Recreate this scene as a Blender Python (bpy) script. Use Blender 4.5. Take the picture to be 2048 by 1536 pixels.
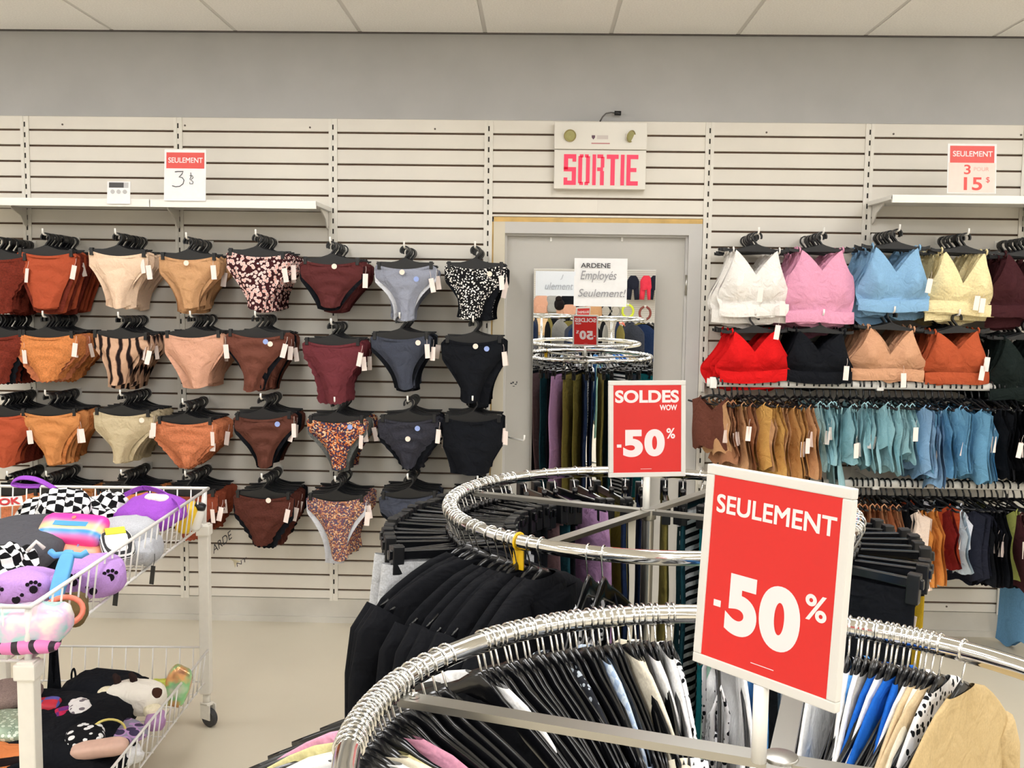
import bpy, bmesh, math, random
from math import sin, cos, pi, radians, degrees, atan2, sqrt, exp
from mathutils import Vector, Matrix, noise

S = bpy.context.scene
COL = S.collection
for o in list(bpy.data.objects):
    bpy.data.objects.remove(o)

# ------------------------------------------------------------------ camera
FPX, PITCH, YAW, ROLL, DIST, HCAM = 1977.8, .0871, .0245, .0137, 4.938, 1.6764
_F = Vector((-sin(YAW) * cos(PITCH), cos(YAW) * cos(PITCH), -sin(PITCH)))
_R0 = Vector((cos(YAW), sin(YAW), 0))
_U0 = _R0.cross(_F)
_R = cos(ROLL) * _R0 + sin(ROLL) * _U0
_U = -sin(ROLL) * _R0 + cos(ROLL) * _U0
CAM = Vector((0, -DIST, HCAM))
cd = bpy.data.cameras.new('camera')
cam = bpy.data.objects.new('camera', cd)
COL.objects.link(cam)
cd.sensor_fit = 'HORIZONTAL'
cd.sensor_width = 36
cd.lens = 36 * FPX / 2048
cd.clip_start = .02
cam.matrix_world = Matrix(((_R.x, _U.x, -_F.x, CAM.x), (_R.y, _U.y, -_F.y, CAM.y), (_R.z, _U.z, -_F.z, CAM.z), (0, 0, 0, 1)))
S.camera = cam

# ------------------------------------------------------------------ world and exposure
w = bpy.data.worlds.new('world')
S.world = w
w.use_nodes = True
w.node_tree.nodes['Background'].inputs[0].default_value = (1, .98, .95, 1)
w.node_tree.nodes['Background'].inputs[1].default_value = .15
S.view_settings.view_transform = 'Standard'
S.view_settings.look = 'None'
S.view_settings.exposure = 0.0
S.view_settings.gamma = 1
S.view_settings.use_curve_mapping = False
LAMP = 12.0            # radiance of the ceiling panels
LAMP_COL = (1, .99, .985)


def ray(x, y):
    return _F + _R * ((x - 1024) / FPX) - _U * ((y - 768) / FPX)


def PY(x, y, Y):                       # point on the vertical plane at depth Y
    d = ray(x, y)
    return CAM + d * ((Y + DIST) / d.y)


def PZ(x, y, Z):                       # point on the level plane at height Z
    d = ray(x, y)
    return CAM + d * ((Z - HCAM) / d.z)


# ------------------------------------------------------------------ materials
def lin(c):
    return tuple((v / 255 / 12.92) if v / 255 <= .04045 else ((v / 255 + .055) / 1.055) ** 2.4 for v in c)


MATS = {}


def mat(name, col=(200, 200, 200), rough=.6, metal=0., kind='plain', col2=None, col3=None, scale=40., bump=0., emit=0., vary=.06, sheen=0., trans=0., coat=0., drape=0.):
    if name in MATS:
        return MATS[name]
    m = bpy.data.materials.new(name)
    m.use_nodes = True
    nt = m.node_tree
    N, L = nt.nodes, nt.links
    b = N['Principled BSDF']
    c = lin(col) + (1,)
    b.inputs['Base Color'].default_value = c
    b.inputs['Roughness'].default_value = rough
    b.inputs['Metallic'].default_value = metal
    if drape:
        b.inputs['Specular IOR Level'].default_value = .12
    if sheen:
        b.inputs['Sheen Weight'].default_value = sheen
    if trans:
        b.inputs['Transmission Weight'].default_value = trans
    if coat:
        b.inputs['Coat Weight'].default_value = coat
        b.inputs['Coat Roughness'].default_value = .08
    if emit:
        b.inputs['Emission Color'].default_value = c
        b.inputs['Emission Strength'].default_value = emit
    tc = N.new('ShaderNodeTexCoord')

    def ramp(src, stops, interp='CONSTANT'):
        r = N.new('ShaderNodeValToRGB')
        r.color_ramp.interpolation = interp
        e = r.color_ramp.elements
        while len(e) < len(stops):
            e.new(.5)
        for i, (p, cc) in enumerate(stops):
            e[i].position = p
            e[i].color = lin(cc) + (1,)
        L.new(src, r.inputs[0])
        return r.outputs[0]
    out = None
    if kind == 'plain' and vary:
        n = N.new('ShaderNodeTexNoise')
        n.inputs['Scale'].default_value = scale
        n.inputs['Detail'].default_value = 5
        L.new(tc.outputs['Object'], n.inputs['Vector'])
        lo = tuple(v * (1 - vary) for v in col)
        hi = tuple(min(255, v * (1 + vary)) for v in col)
        out = ramp(n.outputs[0], [(.3, lo), (.7, hi)], 'LINEAR')
    elif kind == 'spots':               # rounded flowers on a ground colour
        v = N.new('ShaderNodeTexVoronoi')
        v.inputs['Scale'].default_value = scale
        L.new(tc.outputs['Object'], v.inputs['Vector'])
        stops = [(0, col2), (.38, col3 or col2), (.52, col)]
        out = ramp(v.outputs['Distance'], stops)
    elif kind == 'multi':               # busy mixed print
        v = N.new('ShaderNodeTexVoronoi')
        v.inputs['Scale'].default_value = scale
        L.new(tc.outputs['Object'], v.inputs['Vector'])
        sep = N.new('ShaderNodeSeparateColor')
        L.new(v.outputs['Color'], sep.inputs[0])
        out = ramp(sep.outputs[0], [(0, col), (.35, col2), (.62, col3), (.85, (225, 190, 150))])
    elif kind == 'stripes':
        v = N.new('ShaderNodeTexWave')
        v.inputs['Scale'].default_value = scale
        v.inputs['Distortion'].default_value = 5.
        v.inputs['Detail Scale'].default_value = 1.2
        L.new(tc.outputs['Object'], v.inputs['Vector'])
        out = ramp(v.outputs['Fac'], [(0, col2), (.22, col3 or col), (.4, col)])
    elif kind == 'bands':               # even level stripes
        v = N.new('ShaderNodeTexWave')
        v.bands_direction = 'Z'
        v.inputs['Scale'].default_value = scale
        L.new(tc.outputs['Object'], v.inputs['Vector'])
        out = ramp(v.outputs['Fac'], [(0, col2), (.5, col)])
    elif kind == 'check':
        v = N.new('ShaderNodeTexChecker')
        v.inputs['Scale'].default_value = scale
        v.inputs[1].default_value = lin(col) + (1,)
        v.inputs[2].default_value = lin(col2) + (1,)
        L.new(tc.outputs['Object'], v.inputs['Vector'])
        out = v.outputs[0]
    elif kind == 'holo':                # shimmering film
        n = N.new('ShaderNodeTexNoise')
        n.inputs['Scale'].default_value = scale
        n.inputs['Detail'].default_value = 3
        L.new(tc.outputs['Object'], n.inputs['Vector'])
        out = ramp(n.outputs[0], [(.3, col), (.45, col2), (.55, col3), (.7, (255, 250, 240))], 'LINEAR')
    elif kind == 'grad':                # sunset bands across an object's height
        sp = N.new('ShaderNodeSeparateXYZ')
        L.new(tc.outputs['Generated'], sp.inputs[0])
        out = ramp(sp.outputs[1], [(0, col), (.3, (60, 150, 210)), (.42, col2), (.75, col3)], 'EASE')
    elif kind == 'floor':
        n = N.new('ShaderNodeTexNoise')
        n.inputs['Scale'].default_value = 1.1
        n.inputs['Detail'].default_value = 8
        L.new(tc.outputs['Object'], n.inputs['Vector'])
        n2 = N.new('ShaderNodeTexNoise')
        n2.inputs['Scale'].default_value = 9
        n2.inputs['Detail'].default_value = 10
        n2.inputs['Roughness'].default_value = .75
        mp = N.new('ShaderNodeMapping')
        mp.inputs['Scale'].default_value = (.35, 2.2, 1)
        mp.inputs['Rotation'].default_value = (0, 0, .5)
        L.new(tc.outputs['Object'], mp.inputs[0])
        L.new(mp.outputs[0], n2.inputs['Vector'])
        a = ramp(n.outputs[0], [(.3, tuple(v * .95 for v in col)), (.7, col)], 'LINEAR')
        s2 = ramp(n2.outputs[0], [(.26, (150, 138, 118)), (.31, (255, 255, 255))], 'LINEAR')
        mx = N.new('ShaderNodeMix')
        mx.data_type = 'RGBA'
        mx.blend_type = 'MULTIPLY'
        mx.inputs[0].default_value = .55
        L.new(a, mx.inputs[6])
        L.new(s2, mx.inputs[7])
        out = mx.outputs[2]
    if out is not None:
        L.new(out, b.inputs['Base Color'])
    if bump:
        n = N.new('ShaderNodeTexNoise')
        n.inputs['Scale'].default_value = 220 if kind != 'ceil' else 90
        n.inputs['Detail'].default_value = 4
        L.new(tc.outputs['Object'], n.inputs['Vector'])
        bp = N.new('ShaderNodeBump')
        bp.inputs['Strength'].default_value = bump
        bp.inputs['Distance'].default_value = .004
        L.new(n.outputs[0], bp.inputs['Height'])
        L.new(bp.outputs[0], b.inputs['Normal'])
        if drape:
            n3 = N.new('ShaderNodeTexNoise')
            n3.inputs['Scale'].default_value = 22
            n3.inputs['Detail'].default_value = 2
            n3.inputs['Distortion'].default_value = .8
            L.new(tc.outputs['Object'], n3.inputs['Vector'])
            b3 = N.new('ShaderNodeBump')
            b3.inputs['Strength'].default_value = drape
            b3.inputs['Distance'].default_value = .02
            L.new(n3.outputs[0], b3.inputs['Height'])
            L.new(b3.outputs[0], bp.inputs['Normal'])
    MATS[name] = m
    return m


def cloth(name, col, **k):
    k.setdefault('rough', .9)
    k.setdefault('bump', .12)
    k.setdefault('scale', 260)
    k.setdefault('vary', .035)
    k.setdefault('drape', .55)
    return mat(name, col, **k)


slat_m = mat('cream_laminate', (226, 221, 211), .45, scale=3, vary=.02)
groove_m = mat('brown_groove', (104, 82, 66), .8)
upright_m = mat('white_enamel', (228, 224, 214), .4, vary=.01)
slot_m = mat('dark_slot', (40, 36, 32), .9, vary=0)
wallgrey = mat('grey_wall_paint', (178, 178, 178), .8, scale=4, vary=.02)
ceil_m = mat('ceiling_board', (240, 238, 234), .95, kind='plain', vary=.03, scale=120, bump=.3)
grid_m = mat('ceiling_grid_paint', (212, 209, 204), .5, vary=0)
floor_m = mat('vinyl_floor', (210, 201, 180), .38, kind='floor')
base_m = mat('grey_baseboard', (201, 197, 187), .5, scale=6, vary=.03)
door_m = mat('door_grey_paint', (190, 187, 180), .5, scale=3, vary=.02)
frame_m = mat('door_frame_paint', (198, 196, 192), .45, scale=3, vary=.02)
jamb_m = mat('cream_jamb', (214, 205, 184), .5, scale=4, vary=.02)
wood_m = mat('raw_wood_edge', (205, 170, 105), .7, scale=14, vary=.08)
mirror_m = mat('mirror_glass', (238, 240, 240), .0, 1., vary=0)
paper_m = mat('white_paper', (240, 240, 240), .8, vary=.01)
white_m = mat('white_plastic', (238, 236, 230), .35, vary=0)
ivory_m = mat('ivory_plastic', (226, 222, 212), .4, vary=0)
black_m = mat('black_plastic', (17, 18, 21), .36, vary=0)
velvet_m = mat('black_hanger_gloss', (14, 15, 18), .22, vary=0, coat=.3)
chrome_m = mat('chrome', (226, 226, 224), .09, 1., vary=0)
steel_m = mat('brushed_steel', (176, 174, 168), .28, 1., vary=0)
red_m = mat('red_card', (210, 36, 32), .45, vary=.02, scale=5)
redl_m = mat('red_header', (222, 84, 78), .5, vary=.02, scale=5)
pinkc_m = mat('pale_pink_card', (243, 214, 204), .6, vary=.01)
pinkw_m = mat('pinkish_lettering', (240, 222, 222), .5, vary=0)
redt_m = mat('red_lettering', (224, 78, 72), .5, vary=0)
ink_m = mat('pencil_ink', (70, 70, 74), .8, vary=0)
exit_m = mat('exit_red_lettering', (232, 58, 92), .5, vary=0, emit=.22)
tag_m = mat('pale_tag', (246, 230, 222), .6, vary=0)
stk_m = mat('cream_sticker', (246, 228, 212), .6, vary=0)
stkb_m = mat('blue_sticker', (150, 170, 225), .6, vary=0)
rubber_m = mat('grey_rubber', (52, 52, 54), .6, vary=0)
wire_m = mat('white_coated_wire', (236, 234, 230), .35, vary=0)


# ------------------------------------------------------------------ mesh helpers
class MB:
    def __init__(s):
        s.v, s.f, s.sm = [], [], []

    def add(s, vs, fs, smooth=False):
        o = len(s.v)
        s.v += [tuple(v) for v in vs]
        s.f += [tuple(i + o for i in f) for f in fs]
        s.sm += [smooth] * len(fs)
        return s

    def box(s, x0, x1, y0, y1, z0, z1, b=0.):
        if not b:
            vs = [(x, y, z) for x in (x0, x1) for y in (y0, y1) for z in (z0, z1)]
            return s.add(vs, [(0, 1, 3, 2), (4, 6, 7, 5), (0, 4, 5, 1), (2, 3, 7, 6), (0, 2, 6, 4), (1, 5, 7, 3)])
        bm = bmesh.new()
        bmesh.ops.create_cube(bm, size=1)
        for v in bm.verts:
            v.co = Vector(((x0 + x1) / 2 + v.co.x * (x1 - x0), (y0 + y1) / 2 + v.co.y * (y1 - y0), (z0 + z1) / 2 + v.co.z * (z1 - z0)))
        bmesh.ops.bevel(bm, geom=bm.edges[:], offset=b, segments=2, affect='EDGES', profile=.6)
        bm.verts.index_update()
        s.add([v.co[:] for v in bm.verts], [[v.index for v in f.verts] for f in bm.faces])
        bm.free()
        return s

    def tube(s, pts, r, n=8, closed=False, cap=True, flat=None):
        pts = [Vector(p) for p in pts]
        m = len(pts)
        rr = r if isinstance(r, (list, tuple)) else [r] * m
        vs, fs = [], []
        up = None
        for i, p in enumerate(pts):
            a = pts[i - 1] if (i or closed) else p
            c = pts[(i + 1) % m] if (i < m - 1 or closed) else p
            t = (c - a).normalized()
            if up is None:
                up = Vector((0, 0, 1)) if abs(t.z) < .9 else Vector((0, 1, 0))
            e1 = up - t * up.dot(t)
            if e1.length < 1e-6:
                e1 = t.orthogonal()
            e1.normalize()
            e2 = t.cross(e1)
            up = e1
            for k in range(n):
                q = 2 * pi * k / n
                sc = flat or 1.
                vs.append(p + e1 * (cos(q) * rr[i]) + e2 * (sin(q) * rr[i] * sc))
        for i in range(m if closed else m - 1):
            for k in range(n):
                a = i * n + k
                b2 = i * n + (k + 1) % n
                j = (i + 1) % m
                fs.append((a, b2, j * n + (k + 1) % n, j * n + k))
        if not closed and cap:
            fs.append(tuple(range(n))[::-1])
            fs.append(tuple((m - 1) * n + k for k in range(n)))
        return s.add(vs, fs, True)

    def ribbon(s, pts, wvec, th):       # strap of rectangular section; wvec = half width vector
        pts = [Vector(p) for p in pts]
        wv = Vector(wvec)
        vs, fs = [], []
        m = len(pts)
        for i, p in enumerate(pts):
            t = (pts[min(i + 1, m - 1)] - pts[max(i - 1, 0)]).normalized()
            n = t.cross(wv).normalized() * (th / 2)
            vs += [p - wv - n, p + wv - n, p + wv + n, p - wv + n]
        for i in range(m - 1):
            for k in range(4):
                fs.append((i * 4 + k, i * 4 + (k + 1) % 4, i * 4 + 4 + (k + 1) % 4, i * 4 + 4 + k))
        fs += [(3, 2, 1, 0), tuple((m - 1) * 4 + k for k in range(4))]
        return s.add(vs, fs, False)

    def grid(s, fn, nu, nv, cu=False, smooth=True):
        vs = [fn(i / (nu if cu else nu - 1), j / (nv - 1)) for j in range(nv) for i in range(nu)]
        fs = []
        for j in range(nv - 1):
            for i in range(nu if cu else nu - 1):
                k = (i + 1) % nu
                fs.append((j * nu + i, j * nu + k, (j + 1) * nu + k, (j + 1) * nu + i))
        return s.add(vs, fs, smooth)

    def lathe(s, prof, n=20, c=(0, 0, 0)):
        return s.grid(lambda u, v: (c[0] + prof[round(v * (len(prof) - 1))][0] * cos(2 * pi * u), c[1] + prof[round(v * (len(prof) - 1))][0] * sin(2 * pi * u), c[2] + prof[round(v * (len(prof) - 1))][1]), n, len(prof), True)

    def disc(s, c, r, n=14, ax='y', th=.001):
        cx, cy, cz = c
        vs = []
        for d in (-th, th):
            for k in range(n):
                q = 2 * pi * k / n
                vs.append((cx + r * cos(q), cy + d, cz + r * sin(q)) if ax == 'y' else (cx + r * cos(q), cy + r * sin(q), cz + d))
        fs = [tuple(range(n)), tuple(range(n, 2 * n))[::-1]] + [(k, k + n, (k + 1) % n + n, (k + 1) % n) for k in range(n)]
        return s.add(vs, fs)

    def prism(s, poly, y0, y1):          # outline in x,z extruded in y
        n = len(poly)
        vs = [(x, y0, z) for x, z in poly] + [(x, y1, z) for x, z in poly]
        fs = [tuple(range(n)), tuple(range(n, 2 * n))[::-1]] + [(k + n, k, (k + 1) % n, (k + 1) % n + n)[::-1] for k in range(n)]
        return s.add(vs, fs)

    def mesh(s, name):
        me = bpy.data.meshes.new(name)
        me.from_pydata(s.v, [], s.f)
        me.polygons.foreach_set('use_smooth', s.sm)
        me.update()
        return me

    def obj(s, name, m, parent=None):
        me = s.mesh(name)
        me.materials.append(m)
        return put(name, me, None, parent)


def put(name, me, m=None, parent=None, loc=None, rot=None, scale=None):
    o = bpy.data.objects.new(name, me)
    COL.objects.link(o)
    if parent:
        o.parent = parent
    if m is not None:
        if not me.materials:
            me.materials.append(None)
        o.material_slots[0].link = 'OBJECT'
        o.material_slots[0].material = m
    if loc is not None:
        o.location = loc
    if rot is not None:
        o.rotation_euler = rot
    if scale is not None:
        o.scale = scale
    return o


def tag(o, label, cat, group=None, kind=None):
    o['label'] = label
    o['category'] = cat
    if group:
        o['group'] = group
    if kind:
        o['kind'] = kind
    return o


def struct(o):
    o['kind'] = 'structure'
    return o


def thing(name, label, cat, loc=(0, 0, 0), rz=0., group=None, rot=None):
    o = bpy.data.objects.new(name, None)
    COL.objects.link(o)
    o.empty_display_size = .05
    o.location = loc
    o.rotation_euler = rot if rot else (0, 0, rz)
    return tag(o, label, cat, group)


def text_mb(body, x0, x1, z0, z1, y=0., bold=0., depth=.0006, shear=0., flip=False):
    fat = 0.
    if 'M' in body or 'W' in body:
        fat, bold = bold, 0.
    cu = bpy.data.curves.new('lettering', 'FONT')
    cu.body = body
    cu.offset = bold
    cu.shear = shear
    cu.resolution_u = 10
    o = bpy.data.objects.new('lettering', cu)
    COL.objects.link(o)
    bpy.context.view_layer.update()
    me = bpy.data.meshes.new_from_object(o.evaluated_get(bpy.context.evaluated_depsgraph_get()))
    bpy.data.objects.remove(o)
    xs = [v.co.x for v in me.vertices]
    ys = [v.co.y for v in me.vertices]
    ax, bx, ay, by = min(xs), max(xs), min(ys), max(ys)
    sg = -1 if flip else 1
    vs = [(((x0 + (v.co.x - ax) / (bx - ax) * (x1 - x0))) * sg, y, z0 + (v.co.y - ay) / (by - ay) * (z1 - z0)) for v in me.vertices]
    fs = [tuple(p.vertices) for p in me.polygons]
    bpy.data.meshes.remove(me)
    mb = MB()
    mb.add(vs, fs)
    if fat:
        d = fat * .55 * (z1 - z0)
        for i, (dx, dz) in enumerate(((d, d), (-d, d), (d, -d), (-d, -d))):
            mb.add([(x + dx, yy + (1e-5 * (i + 1)), z + dz) for x, yy, z in vs], fs)
    return mb


ORD = ['first', 'second', 'third', 'fourth', 'fifth', 'sixth', 'seventh', 'eighth', 'ninth', 'tenth', 'eleventh', 'twelfth', 'thirteenth', 'fourteenth', 'fifteenth', 'sixteenth', 'seventeenth', 'eighteenth', 'nineteenth', 'twentieth', 'twenty-first', 'twenty-second', 'twenty-third', 'twenty-fourth', 'twenty-fifth', 'twenty-sixth', 'twenty-seventh', 'twenty-eighth']
rnd = random.Random(7)

# ================================================================== THE SETTING
XL, XR, YB, ZC = -6.1, 6.7, -13.6, 2.957
struct(MB().box(XL, XR, YB, .3, -.06, 0).obj('floor', floor_m))
ceiling = struct(MB().box(XL, XR, YB, .3, ZC + .001, ZC + .08).obj('ceiling', grid_m))
# upper drywall, dark slat backing (with the door opening), baseboard
POST = [-2.558, -1.790, -1.020, -.251, .829, 1.603, 2.361]
ZT = 2.5425
wb = MB()
wb.box(XL, XR, 0.0, .2, ZT, ZC + .001)
wall = struct(wb.obj('wall_back', wallgrey))
DX0, DX1, DZ = -.235, .812, 2.075
bk = MB()
bk.box(XL, DX0, .014, .2, 0, ZT).box(DX1, XR, .014, .2, 0, ZT).box(DX0, DX1, .014, .2, DZ, ZT)
bk.obj('slat_backing', groove_m, wall)
PITCH_S = .0768
G0 = 2.4745
edges = [(-4.3, -3.33), (-3.325, -2.558), (-2.558, -1.79), (-1.79, -1.02), (-1.02, -.245), (.822, 1.603), (1.603, 2.361), (2.361, 3.13), (3.135, 3.9)]
slat_cache = {}


def slat(x0, x1, z0, z1):
    k = (round(x1 - x0, 3), round(z1 - z0, 4))
    if k not in slat_cache:
        h = k[1]
        L_ = k[0]
        mb = MB()
        # chamfered board with a thin lip either side
        prof = [(.013, 0), (.002, 0), (0, .002), (0, h - .002), (.002, h), (.013, h)]
        vs = [(x, y, z) for x in (0, L_) for y, z in prof]
        fs = [tuple(range(6))[::-1], tuple(range(6, 12))] + [(i, (i + 1) % 6, (i + 1) % 6 + 6, i + 6) for i in range(6)]
        mb.add(vs, fs)
        me = mb.mesh('slat')
        me.materials.append(slat_m)
        slat_cache[k] = me
    return put('slat', slat_cache[k], None, wall, (x0, 0, z0))


gr = .0095
zs = []
z_top = ZT
k = 0
while True:
    z = G0 - k * PITCH_S
    zs.append((z + gr / 2, z_top))
    z_top = z - gr / 2
    k += 1
    if z_top < .19:
        break
zs.append((.125, z_top))
for a, b in edges:
    for z0, z1 in zs:
        slat(a + .001, b - .001, z0, z1)
for z0, z1 in zs:
    if z0 >= DZ - .005:
        slat(-.244, .29, z0, z1)
        slat(.2905, .821, z0, z1)
    elif z1 > DZ:
        slat(-.244, .29, DZ, z1)
        slat(.2905, .821, DZ, z1)
for i, x in enumerate(POST + [-3.328, 3.13]):
    u = MB()
    zb = .11 if i != 5 else .11
    u.box(x - .021, x - .006, -.006, 0, .115, ZT - .002).box(x + .006, x + .021, -.006, 0, .115, ZT - .002).box(x - .006, x + .006, -.003, 0, .115, ZT - .002)
    uo = u.obj('upright', upright_m, wall)
    s_ = MB()
    z = ZT - .03
    while z > .15:
        s_.box(x - .0035, x + .0035, -.0036, -.003, z - .024, z)
        z -= .0508
    s_.obj('slot_row', slot_m, uo)
# screw heads in the top slats
sc = MB()
for px, py in ((125, 249), (370, 251), (620, 255), (870, 258), (1533, 265), (1787, 268), (2042, 270), (1893, 1213)):
    p = PY(px, py, 0)
    sc.disc((p.x, -.001, p.z), .005, 8)
sc.obj('screw_heads', mat('screw', (90, 80, 70), .5), wall)
tm = text_mb('ARDE', 0, 1, 0, 1, 0, 0)
A_, B_, C_ = PY(427, 1108, -.0006), PY(464, 1076, -.0006), PY(424, 1092, -.0006)
tm.v = [tuple(A_ + (B_ - A_) * x + (C_ - A_) * z) for x, y, z in tm.v]
tm.obj('pen_scrawl', ink_m, wall)
q = PY(470, 1124, 0)
MB().prism([(q.x - .03, q.z + .02), (q.x + .02, q.z + .006), (q.x + .035, q.z + .008), (q.x + .01, q.z - .004), (q.x, q.z - .03), (q.x - .008, q.z + .004)], -.0012, 0).obj('torn_tape', mat('yellowed_tape', (206, 196, 164), .5), wall)
tm = text_mb('NT', 0, 1, 0, 1, 0, 0)
A_, B_, C_ = PY(474, 1134, -.0014), PY(494, 1122, -.0014), PY(473, 1126, -.0014)
tm.v = [tuple(A_ + (B_ - A_) * x + (C_ - A_) * z) for x, y, z in tm.v]
tm.obj('pen_scrawl', ink_m, wall)
b_ = MB().box(XL, DX0, -.002, .014, 0, .123).box(DX1, XR, -.002, .014, 0, .123)
b_.box(XL, DX0, -.012, -.002, 0, .03).box(DX1, XR, -.012, -.002, 0, .03)
struct(b_.obj('baseboard_back', base_m))
struct(MB().box(XL, XR, -.012, 0, ZC - .007, ZC + .001).obj('shadow_line', mat('ceiling_shadow_tone', (96, 92, 90), .7)))  # thin dark strip standing in for the shadow line where wall meets ceiling
# other walls of the shop
struct(MB().box(XL - .2, XL, YB, .3, 0, ZC).obj('wall_left', mat('white_shop_wall', (214, 210, 202), .8, scale=3, vary=.02)))
struct(MB().box(XR, XR + .2, YB, .3, 0, ZC).obj('wall_right', MATS['white_shop_wall']))
struct(MB().box(XL - .2, XR + .2, YB - .2, YB, 0, ZC).obj('wall_front', mat('striped_shop_wall', (222, 219, 212), .7, kind='bands', col2=(196, 190, 180), scale=9.0)))

# ceiling boards and lamps
tile_me = MB().box(.006, .5956, .006, 1.2052, .0, .004).mesh('ceiling_tile')
tile_me.materials.append(ceil_m)
X0T = -2.1028
LAMPS = set()
ty = -.012
row = 0
while ty - 1.2192 > YB:
    for i in range(-6, 14):
        x = X0T + i * .6096
        if x < XL or x + .61 > XR:
            continue
        if row >= 1 and row % 2 == 1 and i % 3 == 1:
            LAMPS.add((x, ty - 1.2192))
            continue
        put('ceiling_tile', tile_me, None, ceiling, (x + .004, ty - 1.2192 + .004, ZC - .003))
    ty -= 1.2192
    row += 1
lamp_m = bpy.data.materials.new('lamp_diffuser')
lamp_m.use_nodes = True
nt = lamp_m.node_tree
nt.nodes.clear()
em = nt.nodes.new('ShaderNodeEmission')
em.inputs[0].default_value = LAMP_COL + (1,)
em.inputs[1].default_value = LAMP
ou = nt.nodes.new('ShaderNodeOutputMaterial')
nt.links.new(em.outputs[0], ou.inputs[0])
lf = MB()
lf.box(0, .6016, 0, .03, 0, .004).box(0, .6016, 1.1812, 1.2112, 0, .004).box(0, .03, .03, 1.1812, 0, .004).box(.5716, .6016, .03, 1.1812, 0, .004)
lf_me = lf.mesh('lamp_frame')
lf_me.materials.append(upright_m)
ld_me = MB().box(.03, .5716, .03, 1.1812, .001, .0035).mesh('diffuser')
ld_me.materials.append(lamp_m)
for x, y in sorted(LAMPS):
    t = thing('ceiling_light', 'recessed fluorescent ceiling panel with flat white diffuser', 'ceiling light', (x + .004, y + .004, ZC - .003), 0, 'fluorescent panels in the ceiling')
    put('lamp_frame', lf_me, None, t)
    put('diffuser', ld_me, None, t)

# ------------------------------------------------------------------ door
DY = .045
d = MB().box(-.168, .742, DY, DY + .045, .008, 1.996)
door = struct(d.obj('door_1', door_m))
MB().box(-.222, -.166, -.006, .06, 0, 2.05).obj('door_casing', jamb_m, door)
MB().box(.74, .806, -.006, .06, 0, 2.05).obj('door_casing', frame_m, door)
MB().box(-.166, .74, -.006, .06, 1.994, 2.05).obj('door_casing', frame_m, door)
MB().box(-.166, -.155, .02, .045, 0, 1.994).box(.729, .74, .02, .045, 0, 1.994).box(-.155, .729, .02, .045, 1.983, 1.994).obj('door_stop', frame_m, door)
for z in (1.75, 1.0, .3):
    MB().tube([(.737, .012, z - .05), (.737, .012, z + .05)], .007, 8).obj('hinge', steel_m, door)
# scratched pen marks on the left casing of the door
sc = MB()
for dx, dz, ang in ((0, 0, .6), (.01, .004, -.8), (.022, -.003, .4), (.03, .004, 1.2), (.012, -.012, -.2)):
    p = PY(1020, 770, -.007)
    sc.box(p.x + dx, p.x + dx + .009 * cos(ang) + .002, DY - .0008, DY, p.z + dz, p.z + dz + .01 * abs(sin(ang)) + .0015)
sc.obj('scratch_marks', ink_m, door)
tr = struct(MB().box(-.222, .806, -.003, .013, 2.05, 2.073).obj('trim_1', wood_m))
struct(MB().box(-.2425, -.2225, -.001, .013, 0, 2.05).obj('trim_2', wood_m))

# ------------------------------------------------------------------ mirror on the door
my = DY - .022
a, b, c_ = PY(1068, 537, my), PY(1311, 537, my), PY(1066, 950, my)
mw, mz1, mz0 = b.x - a.x, a.z, .40
mt = thing('door_mirror', 'tall frameless mirror hung on the grey door', 'mirror', (a.x, my, mz0), rot=(.015, 0, -.018))
MB().box(0, mw, .002, .006, 0, mz1 - mz0).obj('backing', white_m, mt)
MB().box(.0015, mw - .0015, -.002, .0019, .0015, mz1 - mz0 - .0015).obj('glass', mirror_m, mt)
for px in (1102, 1244):
    q = PY(px, 478, DY)
    MB().box(q.x - .005, q.x + .005, DY - .008, DY, q.z - .012, q.z + .008, .001).obj('door_peg', white_m, door)
MROT = Matrix.Rotation(-.018, 3, 'Z') @ Matrix.Rotation(.015, 3, 'X')


def on_mirror(px, py, off):
    q = PY(px, py, my)
    return Vector((a.x, my, mz0)) + MROT @ Vector((q.x - a.x, -off, q.z - mz0))


# handwritten papers taped across the top of the mirror
p0, p1 = PY(1147, 515, my), PY(1250, 612, my)
pt = thing('paper_notice', 'white paper notice handwritten Employés Seulement taped to the mirror', 'notice', on_mirror(1147, 612, .009), rot=(.015, 0, -.018))
pw, ph = p1.x - p0.x, p0.z - p1.z
MB().grid(lambda u, v: (u * pw, .003 * sin(u * 4 + v * 2), v * ph), 8, 8).obj('sheet', paper_m, pt)


def script(t, body, x0, x1, z0, z1, y, m, bold=0., shear=.25):
    return text_mb(body, x0, x1, z0, z1, y, bold, shear=shear).obj('lettering', m, t)


script(pt, 'ARDENE', pw * .12, pw * .68, ph * .80, ph * .90, -.006, ink_m, .012, 0)
script(pt, 'Employés', pw * .12, pw * .80, ph * .50, ph * .74, -.006, mat('grey_pencil', (150, 150, 154), .8, vary=0))
script(pt, 'Seulement!', pw * .08, pw * .98, ph * .20, ph * .36, -.006, MATS['grey_pencil'])
p0, p1 = PY(1071, 541, my), PY(1149, 591, my)
pt = thing('paper_notice', 'smaller pale paper handwritten ulement left of the main notice on the mirror', 'notice', on_mirror(1071, 591, .005), rot=(.015, 0, -.018))
pw, ph = p1.x - p0.x, p0.z - p1.z
MB().grid(lambda u, v: (u * pw, .002 * sin(u * 3 + v), v * ph), 6, 6).obj('sheet', mat('bluish_paper', (232, 238, 244), .7, vary=.02, scale=4), pt)
script(pt, 'J', pw * .62, pw * .70, ph * .66, ph * .86, -.003, mat('faint_pencil', (178, 184, 192), .8, vary=0))
script(pt, 'ulement', pw * .24, pw * .95, ph * .26, ph * .54, -.003, MATS['faint_pencil'])

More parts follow.
